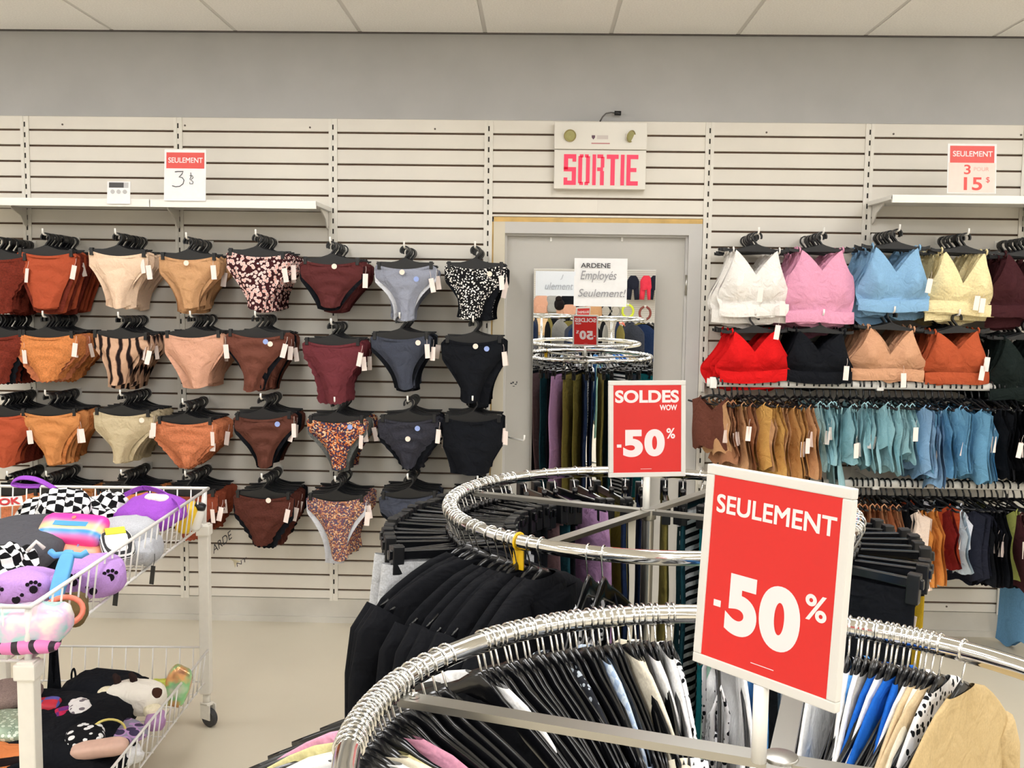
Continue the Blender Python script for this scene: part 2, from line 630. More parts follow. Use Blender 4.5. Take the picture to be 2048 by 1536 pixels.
# ------------------------------------------------------------------ exit sign and cable
a, b = PY(1110, 243, -.06), PY(1291, 379, -.06)
et = thing('exit_sign', 'white exit sign box with red SORTIE letters above the door', 'exit sign', (a.x, 0, b.z))
W, H_ = b.x - a.x, a.z - b.z
hs = H_ * .585
MB().box(0, W, -.055, 0, 0, hs, .003).obj('sign_box', ivory_m, et)
MB().box(-.002, W + .002, -.062, 0, hs + .002, H_, .004).obj('battery_box', ivory_m, et)
for u, rz in ((.165, .0), (.80, .75)):
    lamp = MB()
    cx, cz = W * u, hs + (H_ - hs) * .52
    lamp.lathe([(.012, -.01), (.02, 0), (.0275, .012), (.03, .018), (.027, .02)], 20)
    lo = lamp.obj('lamp_head', ivory_m, et)
    lo.location = (cx, -.062, cz)
    lo.rotation_euler = (radians(90 + 18), 0, rz)
    lens = MB().lathe([(0.0, .016), (.012, .0175), (.024, .0165)], 20).obj('lens', mat('lamp_lens', (170, 165, 110), .1, vary=0, coat=.8), lo)
    MB().lathe([(.024, .0165), (.0275, .0215), (.03, .018)], 20).obj('rim', mat('brass_rim', (160, 150, 100), .3, .6, vary=0), lo)
lg = et
MB().prism([(-.008, .010), (.008, .010), (.008, 0), (0, -.010), (-.008, 0)], -.0635, -.062).obj('shield_emblem', mat('purple_print', (96, 70, 84), .6, vary=0), et).location = (W * .42, 0, hs + (H_ - hs) * .44)
MB().box(W * .40, W * .60, -.0630, -.062, hs + (H_ - hs) * .21, hs + (H_ - hs) * .25).obj('printed_line', mat('faint_red_print', (190, 130, 130), .6, vary=0), et)
MB().box(W * .46, W * .58, -.0626, -.062, hs + (H_ - hs) * .38, hs + (H_ - hs) * .52).obj('printed_mark', mat('faint_grey_print', (205, 196, 190), .6, vary=0), et)
# stencil style letters
x0, x1, z0, z1 = W * .105, W * .915, hs * .10, hs * .885
lw = (x1 - x0)
LZ = z1 - z0


def letter(quads, u0, u1):
    mb = MB()
    for (a0, a1, c0, c1) in quads:
        mb.box(x0 + lw * (u0 + (u1 - u0) * a0), x0 + lw * (u0 + (u1 - u0) * a1), -.0572, -.055, z0 + LZ * c0, z0 + LZ * c1)
    return mb.obj('letter', exit_m, et)


letter([(0, 1, .86, 1), (0, .34, .5, .86), (0, 1, .44, .58), (.66, 1, .14, .44), (0, 1, 0, .14), (0, .3, .14, .24), (.7, 1, .76, .86)], 0, .165)
letter([(0, .33, .06, .94), (.67, 1, .06, .94), (.12, .44, .9, 1), (.56, .88, .9, 1), (.12, .44, 0, .1), (.56, .88, 0, .1)], .195, .35)
letter([(0, .30, 0, 1), (.40, .9, .88, 1), (.70, 1, .58, .92), (.40, .9, .46, .58), (.66, .98, 0, .46)], .385, .545)
letter([(0, 1, .86, 1), (.34, .7, 0, .86)], .575, .735)
letter([(0, 1, 0, 1)], .765, .815)
letter([(0, .34, 0, 1), (.34, 1, .86, 1), (.34, .85, .44, .57), (.34, 1, 0, .14)], .845, 1.0)
ct = thing('cable_plug', 'bent grey cable with black plug above the exit sign', 'cable', PY(1203, 240, -.03))
q = [PY(x, y, -.03) - PY(1203, 240, -.03) for x, y in ((1200, 243), (1205, 234), (1212, 227), (1222, 225), (1230, 226))]
MB().tube(q, .0035, 8).obj('wire', mat('grey_cable', (90, 88, 86), .5, vary=0), ct)
q = [PY(x, y, -.03) - PY(1203, 240, -.03) for x, y in ((1229, 226), (1242, 226.5))]
MB().tube(q, .011, 10).obj('plug', black_m, ct)

# ------------------------------------------------------------------ shelves with cards
SD = .35


def shelf(xa, xb, zf, label, posts):
    t = thing('wall_shelf', label, 'shelf', (xa, 0, zf))
    L_ = xb - xa
    MB().box(0, L_, -SD, -.008, -.02, .0, .002).box(0, L_, -SD - .0005, -SD + .012, -.036, -.004, .002).obj('board', white_m, t)
    for x in posts:
        poly = [(-.008, -.02), (-.16, -.02), (-.155, -.03), (-.07, -.06), (-.035, -.10), (-.008, -.11)]
        mb = MB()
        n = len(poly)
        x_ = x - xa
        vs = [(x_ - .003, y, z) for y, z in poly] + [(x_ + .003, y, z) for y, z in poly]
        mb.add(vs, [tuple(range(n)), tuple(range(n, 2 * n))[::-1]] + [(k, k + n, (k + 1) % n + n, (k + 1) % n) for k in range(n)])
        mb.obj('bracket', upright_m, t)
    return t


zs1 = PY(632, 402, -SD).z
xj = PY(299, 404, -SD).x
shelf(-3.32, xj - .002, zs1, 'long white wall shelf running off the left edge, info card on it', (-2.558,))
shelf(xj + .002, PY(632, 407, -SD).x, zs1, 'white wall shelf above the black hangers holding the handwritten price card', (-1.79, -1.045))
zs2 = PY(1785, 389, -SD).z
shelf(PY(1785, 392, -SD).x, 3.1, zs2, 'white wall shelf above the bras at upper right', (1.63, 2.361))


def card(tl, br, Y, label, name='price_card', tilt=.08):
    a, b = PY(*tl, Y), PY(*br, Y)
    t = thing(name, label, 'sign', (a.x, Y, b.z), rot=(-tilt, 0, 0))
    return t, b.x - a.x, a.z - b.z


t, W, H_ = card((326, 297), (411, 402), -SD - .008, 'white card with red SEULEMENT header and handwritten 3$ on left shelf')
MB().box(0, W, 0, .003, 0, H_).obj('card', paper_m, t)
MB().box(W * .05, W * .96, -.0012, 0, H_ * .63, H_ * .94).obj('header', redl_m, t)
text_mb('SEULEMENT', W * .10, W * .92, H_ * .74, H_ * .84, -.0018, .04).obj('lettering', pinkw_m, t)


def stroke(t, pts, W, H_, r, m):
    MB().tube([(x * W, -.0022, z * H_) for x, z in pts], r, 6).obj('pen_stroke', m, t)


stroke(t, [(.26, .56), (.33, .57), (.46, .57), (.43, .52), (.36, .46), (.44, .45), (.48, .40), (.46, .33), (.38, .28), (.28, .27), (.20, .29)], W, H_, .0018, ink_m)
stroke(t, [(.64, .55), (.65, .47), (.62, .42), (.66, .40), (.70, .37), (.69, .33), (.62, .33), (.62, .36)], W, H_, .0014, ink_m)
stroke(t, [(.62, .49), (.68, .49), (.70, .45), (.66, .42)], W, H_, .0014, ink_m)
t, W, H_ = card((213, 362), (260, 408), -SD - .008, 'small white info card with dark header on left shelf', 'info_card')
MB().box(0, W, 0, .002, 0, H_).obj('card', paper_m, t)
MB().box(W * .08, W * .72, -.001, 0, H_ * .72, H_ * .95).obj('header', mat('dark_print', (72, 72, 74), .6, vary=0), t)
MB().box(W * .72, W * .92, -.001, 0, H_ * .72, H_ * .95).obj('header', mat('grey_print', (190, 190, 192), .6, vary=0), t)
for u in (.24, .5, .77):
    MB().disc((W * u, -.0008, H_ * .54), W * .09, 12).obj('icon', mat('light_grey_print', (185, 185, 185), .6, vary=0), t)
t, W, H_ = card((1901, 287), (1990, 386), -SD - .008, 'pale pink card with red SEULEMENT header, 3 pour 15$, on right shelf')
MB().box(-.004, W + .004, 0, .003, -.003, H_ + .003).obj('card', paper_m, t)
MB().box(0, W, -.0008, 0, 0, H_ * .62).obj('panel', pinkc_m, t)
MB().box(W * .03, W * .97, -.0012, 0, H_ * .62, H_ * .97).obj('header', redl_m, t)
text_mb('SEULEMENT', W * .09, W * .93, H_ * .75, H_ * .86, -.0018, .04).obj('lettering', pinkw_m, t)
text_mb('3', W * .33, W * .47, H_ * .38, H_ * .58, -.0014, .015).obj('lettering', redt_m, t)
text_mb('POUR', W * .54, W * .86, H_ * .45, H_ * .53, -.0014, .0).obj('lettering', mat('faint_pink_lettering', (240, 170, 160), .6, vary=0), t)
text_mb('15', W * .33, W * .72, H_ * .05, H_ * .32, -.0014, .02).obj('lettering', redt_m, t)
text_mb('$', W * .80, W * .88, H_ * .20, H_ * .33, -.0014, .0).obj('lettering', redt_m, t)

# ================================================================== WALL HOOKS, HANGERS, BRIEFS
HOOK_L = .345


def peg_me(L_):
    mb = MB()
    mb.tube([(0, -.004, 0), (0, -L_ + .02, .004), (0, -L_ + .008, .006), (0, -L_ + .001, .014), (0, -L_, .032)], .0045, 8)
    mb.box(-.014, .014, -.004, .006, -.022, .012, .0015)
    me = mb.mesh('display_hook')
    me.materials.append(white_m)
    return me


PEG = peg_me(HOOK_L)
# clip hanger: crescent body, broad plastic hook, end clips
poly = []
for i in range(17):
    x = -.135 + .27 * i / 16
    t = abs(x) / .135
    poly.append((x, -.048 - .022 * min(1, t * 2.2) ** .7 - .004 * t))
for i in range(17):
    x = .135 - .27 * i / 16
    poly.append((x, -.080 - .026 * (1 - (x / .135) ** 2)))
CH_BODY = MB().prism(poly, -.0045, .0045).mesh('clip_hanger')
CH_BODY.materials.append(black_m)
arc = [(.0 + .021 * cos(radians(q)), 0, -.018 + .021 * sin(radians(q))) for q in range(205, -62, -18)] + [(.004, 0, -.046), (0, 0, -.052)]
CH_HOOK = MB().ribbon(arc, (0, .0105, 0), .006).mesh('hook')
CH_HOOK.materials.append(black_m)
CH_CLIP = MB().box(-.008, .008, -.011, .011, -.104, -.068, .002).mesh('clip')
CH_CLIP.materials.append(black_m)
TAG_ME = MB().box(-.012, .012, -.0006, .0006, -.066, 0).tube([(0, 0, 0), (.002, .002, .02), (0, .004, .035)], .0007, 4).mesh('price_tag')
TAG_ME.materials.append(tag_m)
STK_ME = MB().disc((0, 0, 0), .0125, 14).mesh('sticker')
STK_ME.materials.append(stk_m)


def brief_hw(v, w, c, s, p):
    if v < s:
        return w / 2 * (1 - .03 * v / s)
    t = (v - s) / (1 - s)
    return c / 2 + (w * .485 - c / 2) * (1 - t) ** p


def brief_me(w, h, c, s, p, front, seed, fold=1., lace=0., flare=0.):
    R = random.Random(seed)
    ph, ph2 = R.uniform(0, 6), R.uniform(0, 6)
    skew = R.uniform(-.012, .012)

    def fn(u_, v):
        u = 2 * u_ - 1
        hw = brief_hw(v, w, c, s, p)
        x = u * hw
        if lace and v > s * .8:
            x += (abs(u) ** 6) * lace * .005 * sin(v * 46 + ph) * (1 if u > 0 else -1)
        zt = -.079 - .026 * (1 - u * u) - (max(0, abs(u) * w / 2 - .125) * 1.0)
        zb = -.105 - h + .010 * u * u + (lace * .003 * sin(u * 14 + ph))
        z = zt + (zb - zt) * v
        x += skew * v * v * 2
        env = (1 - u * u)
        f = fold * (.0075 * sin(2 * pi * (v * 4.0 - 1.3 * u * u) + ph) * (1 - .65 * v) * (.35 + .65 * env)
                    + .003 * sin(9 * u + 5 * v + ph2) * v)
        f += .008 * (noise.noise((u * 1.8 + seed, v * 2.2, seed * .37)))
        if front:
            y = -.008 - .024 * env * (.25 + 2.0 * v * (1 - .6 * v)) + f - flare * v * v
        else:
            y = .010 + .012 * env * (.3 + v) + f * .8
        y += (abs(u) ** 3) * .012 * (1 if front else -.2)
        return (x, y, z)
    return MB().grid(fn, 17, 17).mesh('front_panel' if front else 'back_panel')


def waist_me(w, seed):
    def fn(u_, v):
        u = 2 * u_ - 1
        x = u * w / 2 * 1.005
        zt = -.0775 - .026 * (1 - u * u) - (max(0, abs(u) * w / 2 - .125) * 1.0) - v * .011
        env = 1 - u * u
        return (x, -.0105 - .024 * env * .3 + abs(u) ** 3 * .012, zt)
    return MB().grid(fn, 17, 3).mesh('waistband')


ROWN = ['top row', 'second row', 'third row', 'bottom row']
COLN = ['leftmost hook', 'second hook from left', 'third hook from left', 'fourth hook from left', 'fifth hook from left', 'sixth hook from left', 'seventh hook from left', 'rightmost hook']
# hook tip (px), garment: colour name, material, width, height, crotch, side, power, fold, lace, back material, stickers
rust = cloth('rust_knit', (176, 82, 54))
drust = cloth('dark_rust_lace', (112, 46, 34), kind='plain', vary=.12, scale=140)
cream = cloth('peach_cream', (238, 208, 180))
tan = cloth('tan_knit', (200, 154, 112))
floral = cloth('pink_floral', (66, 32, 36), kind='spots', col2=(250, 190, 180), col3=(240, 214, 208), scale=62)
burg = cloth('burgundy_brown', (92, 46, 46))
greyb = cloth('grey_blue_knit', (146, 150, 164))
lgrey = cloth('pale_grey_lining', (206, 208, 214))
bfloral = cloth('black_ditsy', (24, 24, 26), kind='spots', col2=(250, 246, 240), col3=(28, 28, 30), scale=105)
taner = cloth('orange_tan_lace', (206, 130, 76), vary=.09, scale=140)
zebra = cloth('beige_zebra', (206, 168, 140), kind='stripes', col2=(34, 26, 26), col3=(120, 90, 74), scale=7.0)
nude = cloth('nude_pink', (214, 162, 136))
brown = cloth('chocolate', (112, 68, 56))
wine = cloth('wine', (106, 50, 56))
charc = cloth('charcoal_blue', (66, 70, 82))
black = cloth('black_knit', (20, 22, 27))
caram = cloth('caramel', (206, 138, 84))
oliveb = cloth('beige_olive', (196, 180, 148))
caramL = cloth('caramel_lace', (194, 118, 82), vary=.09, scale=140)
dbrown = cloth('dark_brown', (96, 58, 48))
mfloral = cloth('orange_floral', (84, 46, 60), kind='multi', col2=(205, 120, 70), col3=(60, 66, 96), scale=150)
dmesh = cloth('grey_mesh', (96, 98, 96), vary=.2)
dchar = cloth('dark_charcoal_lace', (52, 52, 60), vary=.09, scale=140)
mfloral2 = cloth('muted_floral', (120, 80, 90), kind='multi', col2=(190, 132, 96), col3=(86, 80, 104), scale=170)
dbrownL = cloth('dark_brown_lace', (84, 46, 38), vary=.1, scale=140)

#        tipx, tipy, name, mat, w, h, crotch, side, pow, fold, lace, backmat, stickers[(x,z,kind)]
B = [
    [(-8, 468, 'dark rust lace', drust, .28, .25, .10, .28, 1.3, 1, 1, drust, []),
     (85, 460, 'rust brown seamless', rust, .285, .245, .150, .22, .85, 1.1, 0, drust, []),
     (230, 460, 'peach cream', cream, .275, .245, .075, .20, 1.25, .8, 0, cream, []),
     (372, 468, 'tan cut-out', tan, .285, .225, .095, .24, 1.5, .8, 0, tan, [(.0, -.118, 0)]),
     (511, 462, 'pink floral', floral, .285, .245, .105, .22, 1.35, .8, 0, floral, []),
     (660, 477, 'burgundy', burg, .30, .200, .110, .30, 1.0, 1.4, 0, black, [(.02, -.112, 0)]),
     (808, 486, 'grey blue', greyb, .29, .240, .095, .22, 1.9, .8, 0, lgrey, [(-.01, -.118, 0), (.055, -.150, 1)]),
     (950, 486, 'black and white ditsy floral', bfloral, .285, .235, .125, .24, 1.5, .7, 0, black, [(.07, -.125, 0)])],
    [(-12, 625, 'black and rust', drust, .27, .22, .1, .25, 1.3, 1, 1, black, []),
     (85, 625, 'orange tan lace', taner, .295, .205, .105, .36, .85, 1, 1, caramL, []),
     (236, 627, 'beige zebra striped', zebra, .27, .220, .095, .2, 1.5, .7, 0, zebra, []),
     (380, 625, 'nude pink smooth', nude, .285, .235, .100, .28, 1.05, .5, 0, nude, []),
     (510, 625, 'chocolate draped', brown, .285, .255, .080, .24, 1.25, 1.8, 0, black, [(.05, -.118, 1), (.072, -.128, 0)]),
     (662, 640, 'wine high-leg', wine, .29, .275, .120, .16, 1.45, .5, 1, wine, []),
     (799, 628, 'charcoal blue', charc, .285, .235, .085, .20, 1.45, .5, 0, black, [(.085, -.118, 0)]),
     (946, 635, 'plain black', black, .30, .280, .100, .22, 1.2, .6, 0, black, [(.01, -.118, 0), (.062, -.130, 1)])],
    [(-4, 785, 'rust orange', rust, .28, .24, .1, .3, 1.1, 1, 0, drust, []),
     (90, 783, 'caramel lace-trimmed', caram, .29, .230, .090, .22, 1.3, 1.4, 0, taner, []),
     (240, 783, 'beige', oliveb, .285, .225, .080, .30, 1.25, .5, 0, oliveb, [(.10, -.118, 0)]),
     (365, 800, 'caramel lace', caramL, .30, .200, .075, .36, .80, 1.2, 1, caramL, []),
     (521, 790, 'dark brown draped', dbrown, .285, .230, .080, .24, 1.25, 1.8, 0, black, [(.07, -.125, 1)]),
     (669, 797, 'orange multicolour floral', mfloral, .285, .220, .085, .22, 1.4, .7, 0, dmesh, [(.07, -.12, 1)]),
     (815, 795, 'dark charcoal lace', dchar, .29, .220, .080, .34, 1.0, 1.2, 1, black, [(.045, -.13, 1), (0, -.18, 0)]),
     (945, 795, 'plain black boyshort', black, .28, .250, .180, .5, 1.0, .8, 0, black, [])],
    [(14, 945, 'black and orange', caramL, .28, .24, .1, .3, 1.1, 1, 0, black, []),
     (92, 945, 'light caramel', caram, .29, .23, .09, .22, 1.3, 1.2, 0, taner, []),
     (242, 942, 'caramel orange', taner, .285, .225, .08, .30, 1.2, .8, 0, taner, []),
     (370, 945, 'russet', cloth('russet', (134, 66, 46)), .29, .21, .1, .36, .9, 1.2, 1, dbrownL, []),
     (523, 950, 'dark brown lace', dbrownL, .295, .225, .110, .34, .95, 1, 1, black, [(.035, -.105, 0)]),
     (670, 955, 'muted floral lined', mfloral2, .285, .285, .095, .18, 1.7, .5, 0, lgrey, []),
     (815, 950, 'charcoal', charc, .29, .22, .09, .3, 1.1, .8, 0, black, []),
     (955, 955, 'black lace', dchar, .28, .22, .09, .3, 1.1, .8, 1, black, [])],
]
for r, rowdef in enumerate(B):
    for c, (tx, ty, cname, m, w_, h_, cr, sd, pw_, fold, lace, bm_, stk) in enumerate(rowdef):
        tip = PY(tx, ty, -HOOK_L)
        rod = Vector((tip.x, 0, tip.z - .024))
        where = '%s, %s' % (COLN[c], ROWN[r])
        o = put('display_hook', PEG, None, None, rod)
        tag(o, 'white wall hook of %s briefs, %s' % (cname, where), 'hook', 'display hooks for briefs')
        n = 9 if c < 3 else 7
        seed = r * 17 + c * 3 + 1
        fm = brief_me(w_, h_, cr * .82, sd, pw_ * 1.6, True, seed, fold, lace)
        bmh = brief_me(w_ * 1.02, h_ * rnd.uniform(.98, 1.1), cr * .95, min(.5, sd + .05), pw_ * 1.25, False, seed + 50, fold, lace)
        wm = waist_me(w_, seed)
        for k in range(n):
            y = -HOOK_L + .034 + k * (HOOK_L - .075) / (n - 1)
            rz = rnd.uniform(-.05, .05) if k == 0 else rnd.uniform(-.16, .12)
            dx = 0 if k == 0 else rnd.uniform(-.006, .006)
            sc_ = 1 if k == 0 else rnd.uniform(.96, 1.04)
            loc = Vector((rod.x + dx, y, rod.z + .0045 + .004 * (-y / HOOK_L)))
            tilt = rnd.uniform(-.05, .05)
            hl, gl = 'black clip hanger for briefs, %s from front, %s' % (ORD[k], where), '%s brief, %s from front, %s' % (cname, ORD[k], where)
            hg = put('clip_hanger', CH_BODY, None, None, loc, (0, tilt, rz))
            tag(hg, hl, 'hanger', 'clip hangers on the %s %s' % (COLN[c], ROWN[r]))
            put('hook', CH_HOOK, None, hg)
            if k == 0:
                for s_ in (-1, 1):
                    put('clip', CH_CLIP, None, hg, (s_ * .122, 0, .0))
            g = bpy.data.objects.new('brief', None)
            COL.objects.link(g)
            g.location = loc
            g.rotation_euler = (0, tilt, rz)
            g.scale = (sc_, 1, sc_)
            tag(g, gl, 'underwear', '%s briefs on the %s %s' % (cname, COLN[c], ROWN[r]))
            mm = m
            if k >= 2 and bm_ is not lgrey and rnd.random() < .4:
                mm = bm_
            put('front_panel', fm, mm, g)
            put('back_panel', bmh, bm_ if (k == 0 or mm is bm_) else mm, g)
            put('waistband', wm, mm, g)
            if k in (0, 1, 3) and rnd.random() < .93:
                tg = put('price_tag', TAG_ME, None, g, (w_ / 2 - .004 + rnd.uniform(-.02, .02), -.014, -.125 - rnd.uniform(0, .04)), (rnd.uniform(-.1, .1), rnd.uniform(-.2, .25), rnd.uniform(-.5, .5)))
            if k == 0:
                for (sx, sz, kd) in stk:
                    yy = -.034 if abs(sx) < .05 else -.026
                    put('sticker', STK_ME, stkb_m if kd else stk_m, g, (sx, yy, sz))
# empty hook past the end of the third row, in front of the door frame
eh = put('display_hook', PEG, None, None, PY(1010, 868, 0))
p_ = PY(1075, 868, -.3)
eh.location = (-.232, 0, PY(1010, 866, 0).z)
tag(eh, 'empty white hook sticking out beside the grey door frame', 'hook')
eh.rotation_euler = (0, 0, .55)

# ================================================================== BRAS ON THE RIGHT
BH_poly = []
for i in range(15):
    x = -.15 + .30 * i / 14
    t = abs(x) / .15
    BH_poly.append((x, -.048 - .026 * min(1, t * 1.8) ** .7 + (.006 if t > .93 else 0)))
for i in range(15):
    x = .15 - .30 * i / 14
    t = abs(x) / .15
    BH_poly.append((x, -.086 + (.004 if t > .93 else 0)))
BH_BODY = MB().prism(BH_poly, -.0045, .0045).mesh('bar_hanger')
BH_BODY.materials.append(black_m)


def bra_me(w, h, peak, vn, under, cup, front, seed, flare=1.):
    R = random.Random(seed)
    ph = R.uniform(0, 6)
    hw = w / 2

    def fn(u_, v):
        u = 2 * u_ - 1
        au = abs(u)
        pk = peak / hw
        if au < pk:
            zt = -.078 - vn * 1.35 * (1 - au / pk) ** 1.25
        else:
            zt = -.078 - under * 1.2 * ((au - pk) / (1 - pk)) ** .65
        zb = -.078 - h + .03 * u ** 4 + .012 * sin(u * 3.2 + ph) + .004 * sin(u * 11 + ph)
        z = zt + (zb - zt) * v
        width = hw * (.90 + .10 * sin(pi * min(1, v + .1)) + (flare - 1) * v)
        x = u * width
        y = -.006 - .014 * (1 - u * u)
        g = cup * exp(-((abs(x) - peak * .82) / .048) ** 2 - ((z + .078 + h * .52) / (h * .24)) ** 2)
        y -= g * 1.4
        y += .012 * exp(-((z + .078 + h * .80) / (h * .05)) ** 2) * (cup > 0)
        y += .003 * sin(u * 8 + v * 9 + ph) * v + .006 * noise.noise((u * 2 + seed, v * 2, seed * .7))
        y += .02 * abs(u) ** 4
        if not front:
            y = .014 + .010 * (1 - u * u) + .004 * sin(u * 7 + v * 6 + ph)
        return (x, y, z)
    return MB().grid(fn, 33, 15).mesh('cup_panel' if front else 'back_panel')


def band_me(w, h, z0, seed):
    R = random.Random(seed)
    ph = R.uniform(0, 6)
    return MB().grid(lambda u, v: ((2 * u - 1) * w / 2, -.024 + .02 * (2 * u - 1) ** 4 - .004 * sin(v * pi) + .003 * sin(u * 13 + ph), z0 - v * h + .006 * sin(u * 5 + ph)), 21, 4).mesh('underband')


STRAP = MB().tube([(0, -.006, -.078 - .012), (0, -.010, -.074), (0, 0, -.066), (0, .010, -.074), (0, .012, -.095)], .004, 6).mesh('strap')
BR = [
    [(1518, 458, 'white', cloth('white_knit', (238, 234, 228)), .325, .300, .105, .085, .14, .030, [(.02, -.30), (.12, -.36)], 1.0),
     (1648, 458, 'pink', cloth('pink_knit', (226, 158, 186)), .320, .330, .10, .070, .10, .022, [], 1.02),
     (1800, 452, 'sky blue', cloth('sky_blue_knit', (136, 178, 214)), .325, .290, .105, .085, .13, .034, [(.145, -.27)], 1.0),
     (1938, 460, 'cream yellow lace', cloth('cream_yellow', (238, 222, 172), vary=.05, scale=150), .325, .285, .10, .110, .15, .034, [(.06, -.33), (.085, -.34)], 1.0),
     (2065, 468, 'dark maroon', cloth('dark_maroon', (64, 32, 36)), .32, .28, .10, .09, .13, .03, [], 1.0)],
    [(1512, 622, 'red', cloth('bright_red', (212, 26, 28)), .350, .232, .10, .070, .12, .038, [(.10, -.10)], .92),
     (1648, 622, 'black', black, .325, .235, .11, .07, .12, .02, [(.12, -.28)], 1.0),
     (1790, 616, 'nude tan', cloth('nude_tan', (206, 156, 122)), .360, .238, .105, .09, .12, .032, [(.06, -.33)], .94),
     (1920, 622, 'rust', cloth('rust_bra', (178, 84, 52)), .29, .240, .10, .06, .10, .026, [(.12, -.25), (.10, -.29)], 1.05),
     (2062, 636, 'black green', cloth('black_green', (24, 32, 30)), .32, .28, .10, .09, .13, .03, [], 1.0)],
]
BCOL = ['first hook right of the door', 'second hook right of the door', 'third hook right of the door', 'fourth hook right of the door', 'hook at the right edge']
for r, rowdef in enumerate(BR):
    for c, (tx, ty, cname, m, w_, h_, pk, vn, un, cup, tags, flare) in enumerate(rowdef):
        tip = PY(tx, ty, -HOOK_L)
        rod = Vector((tip.x, 0, tip.z - .024))
        where = '%s, %s' % (BCOL[c], 'upper row' if r == 0 else 'lower row')
        o = put('display_hook', PEG, None, None, rod)
        tag(o, 'white wall hook of %s bras, %s' % (cname, where), 'hook', 'display hooks for bras')
        n = 7
        seed = 300 + r * 17 + c * 3
        fm = bra_me(w_, h_, pk, vn, un, cup, True, seed, flare)
        bm_ = bra_me(w_ * 1.04, h_ * 1.06, pk, vn * 1.3, un, 0, False, seed + 60, flare)
        zb = -.078 - h_ + .05
        bd = band_me(w_ * .98 * flare, .055, zb, seed)
        for k in range(n):
            y = -HOOK_L + .034 + k * (HOOK_L - .075) / (n - 1)
            rz = rnd.uniform(-.05, .05) if k == 0 else rnd.uniform(-.12, .16)
            loc = Vector((rod.x + (0 if k == 0 else rnd.uniform(-.01, .01)), y, rod.z + .0045 + .004 * (-y / HOOK_L)))
            tilt = rnd.uniform(-.06, .06)
            hl, gl = 'black bar hanger for bras, %s from front, %s' % (ORD[k], where), '%s bra, %s from front, %s' % (cname, ORD[k], where)
            hg = put('bar_hanger', BH_BODY, None, None, loc, (0, tilt, rz))
            tag(hg, hl, 'hanger', 'bar hangers on the %s %s' % (BCOL[c], r == 0 and 'upper row' or 'lower row'))
            hk = put('hook', CH_HOOK, None, hg)
            hk.scale = (-1, 1, 1)
            sc_ = 1 if k == 0 else rnd.uniform(.94, 1.12)
            g = bpy.data.objects.new('bra', None)
            COL.objects.link(g)
            g.location = loc
            g.rotation_euler = (0, tilt, rz)
            g.scale = (sc_, 1, sc_)
            tag(g, gl, 'bra', '%s bras on the %s' % (cname, BCOL[c]))
            put('cup_panel', fm, m, g)
            put('back_panel', bm_, m, g)
            if k < 2:
                put('underband', bd, m, g)
            for s_ in (-1, 1):
                put('strap', STRAP, m, g, (s_ * pk, 0, 0))
            if k == 0:
                for (sx, sz) in tags:
                    put('price_tag', TAG_ME, None, g, (sx, -.05, sz + .05), (0, rnd.uniform(-.2, .2), 0))
            elif k in (2,):
                put('price_tag', TAG_ME, None, g, (.10, -.03, -.26), (0, rnd.uniform(-.2, .2), 0))

# ================================================================== CLOTHES RAILS UNDER THE BRAS
def rail(Z, label):
    t = thing('clothes_rail', label, 'rail', (.80, -.30, Z))
    n = 12
    vs, fs = [], []
    prof = [(.008 * cos(2 * pi * k / n), .019 * sin(2 * pi * k / n)) for k in range(n)]
    mb = MB()
    mb.add([(x, y, z) for x in (0, 2.35) for y, z in prof], [tuple(range(n)), tuple(range(n, 2 * n))[::-1]] + [(k, k + n, (k + 1) % n + n, (k + 1) % n) for k in range(n)], True)
    mb.obj('bar', white_m, t)
    for x in (.829, 1.603, 2.361):
        b = MB()
        b.box(x - .80 - .004, x - .80 + .004, 0.0, .294, -.018, .010)
        b.box(x - .80 - .016, x - .80 + .016, -.012, .012, -.026, .026, .004)
        b.box(x - .80 - .006, x - .80 + .006, .27, .294, -.07, .02)
        b.obj('bracket', white_m, t)
    return t


Z1 = PY(1734, 770, -.3).z
Z2 = PY(1874, 970, -.3).z
rail(Z1, 'upper white clothes rail below the bras, hung with camisoles')
rail(Z2, 'lower white clothes rail at right, hung with small tops')
# thin black plastic hanger for the rails (body along local x)
TB = MB()
for s_ in (-1, 1):
    TB.tube([(0, 0, -.060), (s_ * .03, 0, -.064), (s_ * .08, 0, -.082), (s_ * .125, 0, -.098), (s_ * .15, 0, -.094)], [.007, .006, .0055, .005, .005], 6, flat=.6)
TB.tube([(-.12, 0, -.096), (0, 0, -.104), (.12, 0, -.096)], .004, 6, flat=.7)
TOP_BODY = TB.mesh('top_hanger')
TOP_BODY.materials.append(black_m)
arc = [(.025 * cos(radians(q)), 0, .001 + .025 * sin(radians(q))) for q in range(200, -75, -25)] + [(.004, 0, -.040), (0, 0, -.062)]
TOP_HOOK = MB().tube(arc, .0044, 6).mesh('hook')
TOP_HOOK.materials.append(black_m)


def cami_me(w, h, seed, sleeve=False):
    R = random.Random(seed)
    ph, ph2 = R.uniform(0, 6), R.uniform(0, 6)
    hw, pk = w / 2, .095

    def mk(sgn):
        def fn(u_, v):
            u = 2 * u_ - 1
            au = abs(u)
            kk = pk / hw
            zt = -.088 - (.075 * (1 - au / kk) ** 1.1 if au < kk else (.02 if sleeve else .10) * ((au - kk) / (1 - kk)) ** .7)
            zb = -.088 - h - .03 * (u * .5 + .3 * sin(u * 3 + ph)) + .01 * sin(u * 9 + ph2)
            z = zt + (zb - zt) * v
            x = u * hw * (1 - .12 * sin(pi * v) * .6 + .06 * v)
            y = sgn * (.007 + .014 * (1 - u * u) * (.4 + v)) + .012 * sin(u * 5 + ph + 2 * v) * v + .010 * sin(v * 6 + ph2) * v
            return (x, y, z)
        return fn
    a = MB().grid(mk(-1), 21, 11).mesh('front_panel')
    b = MB().grid(mk(1), 21, 11).mesh('back_panel')
    return a, b


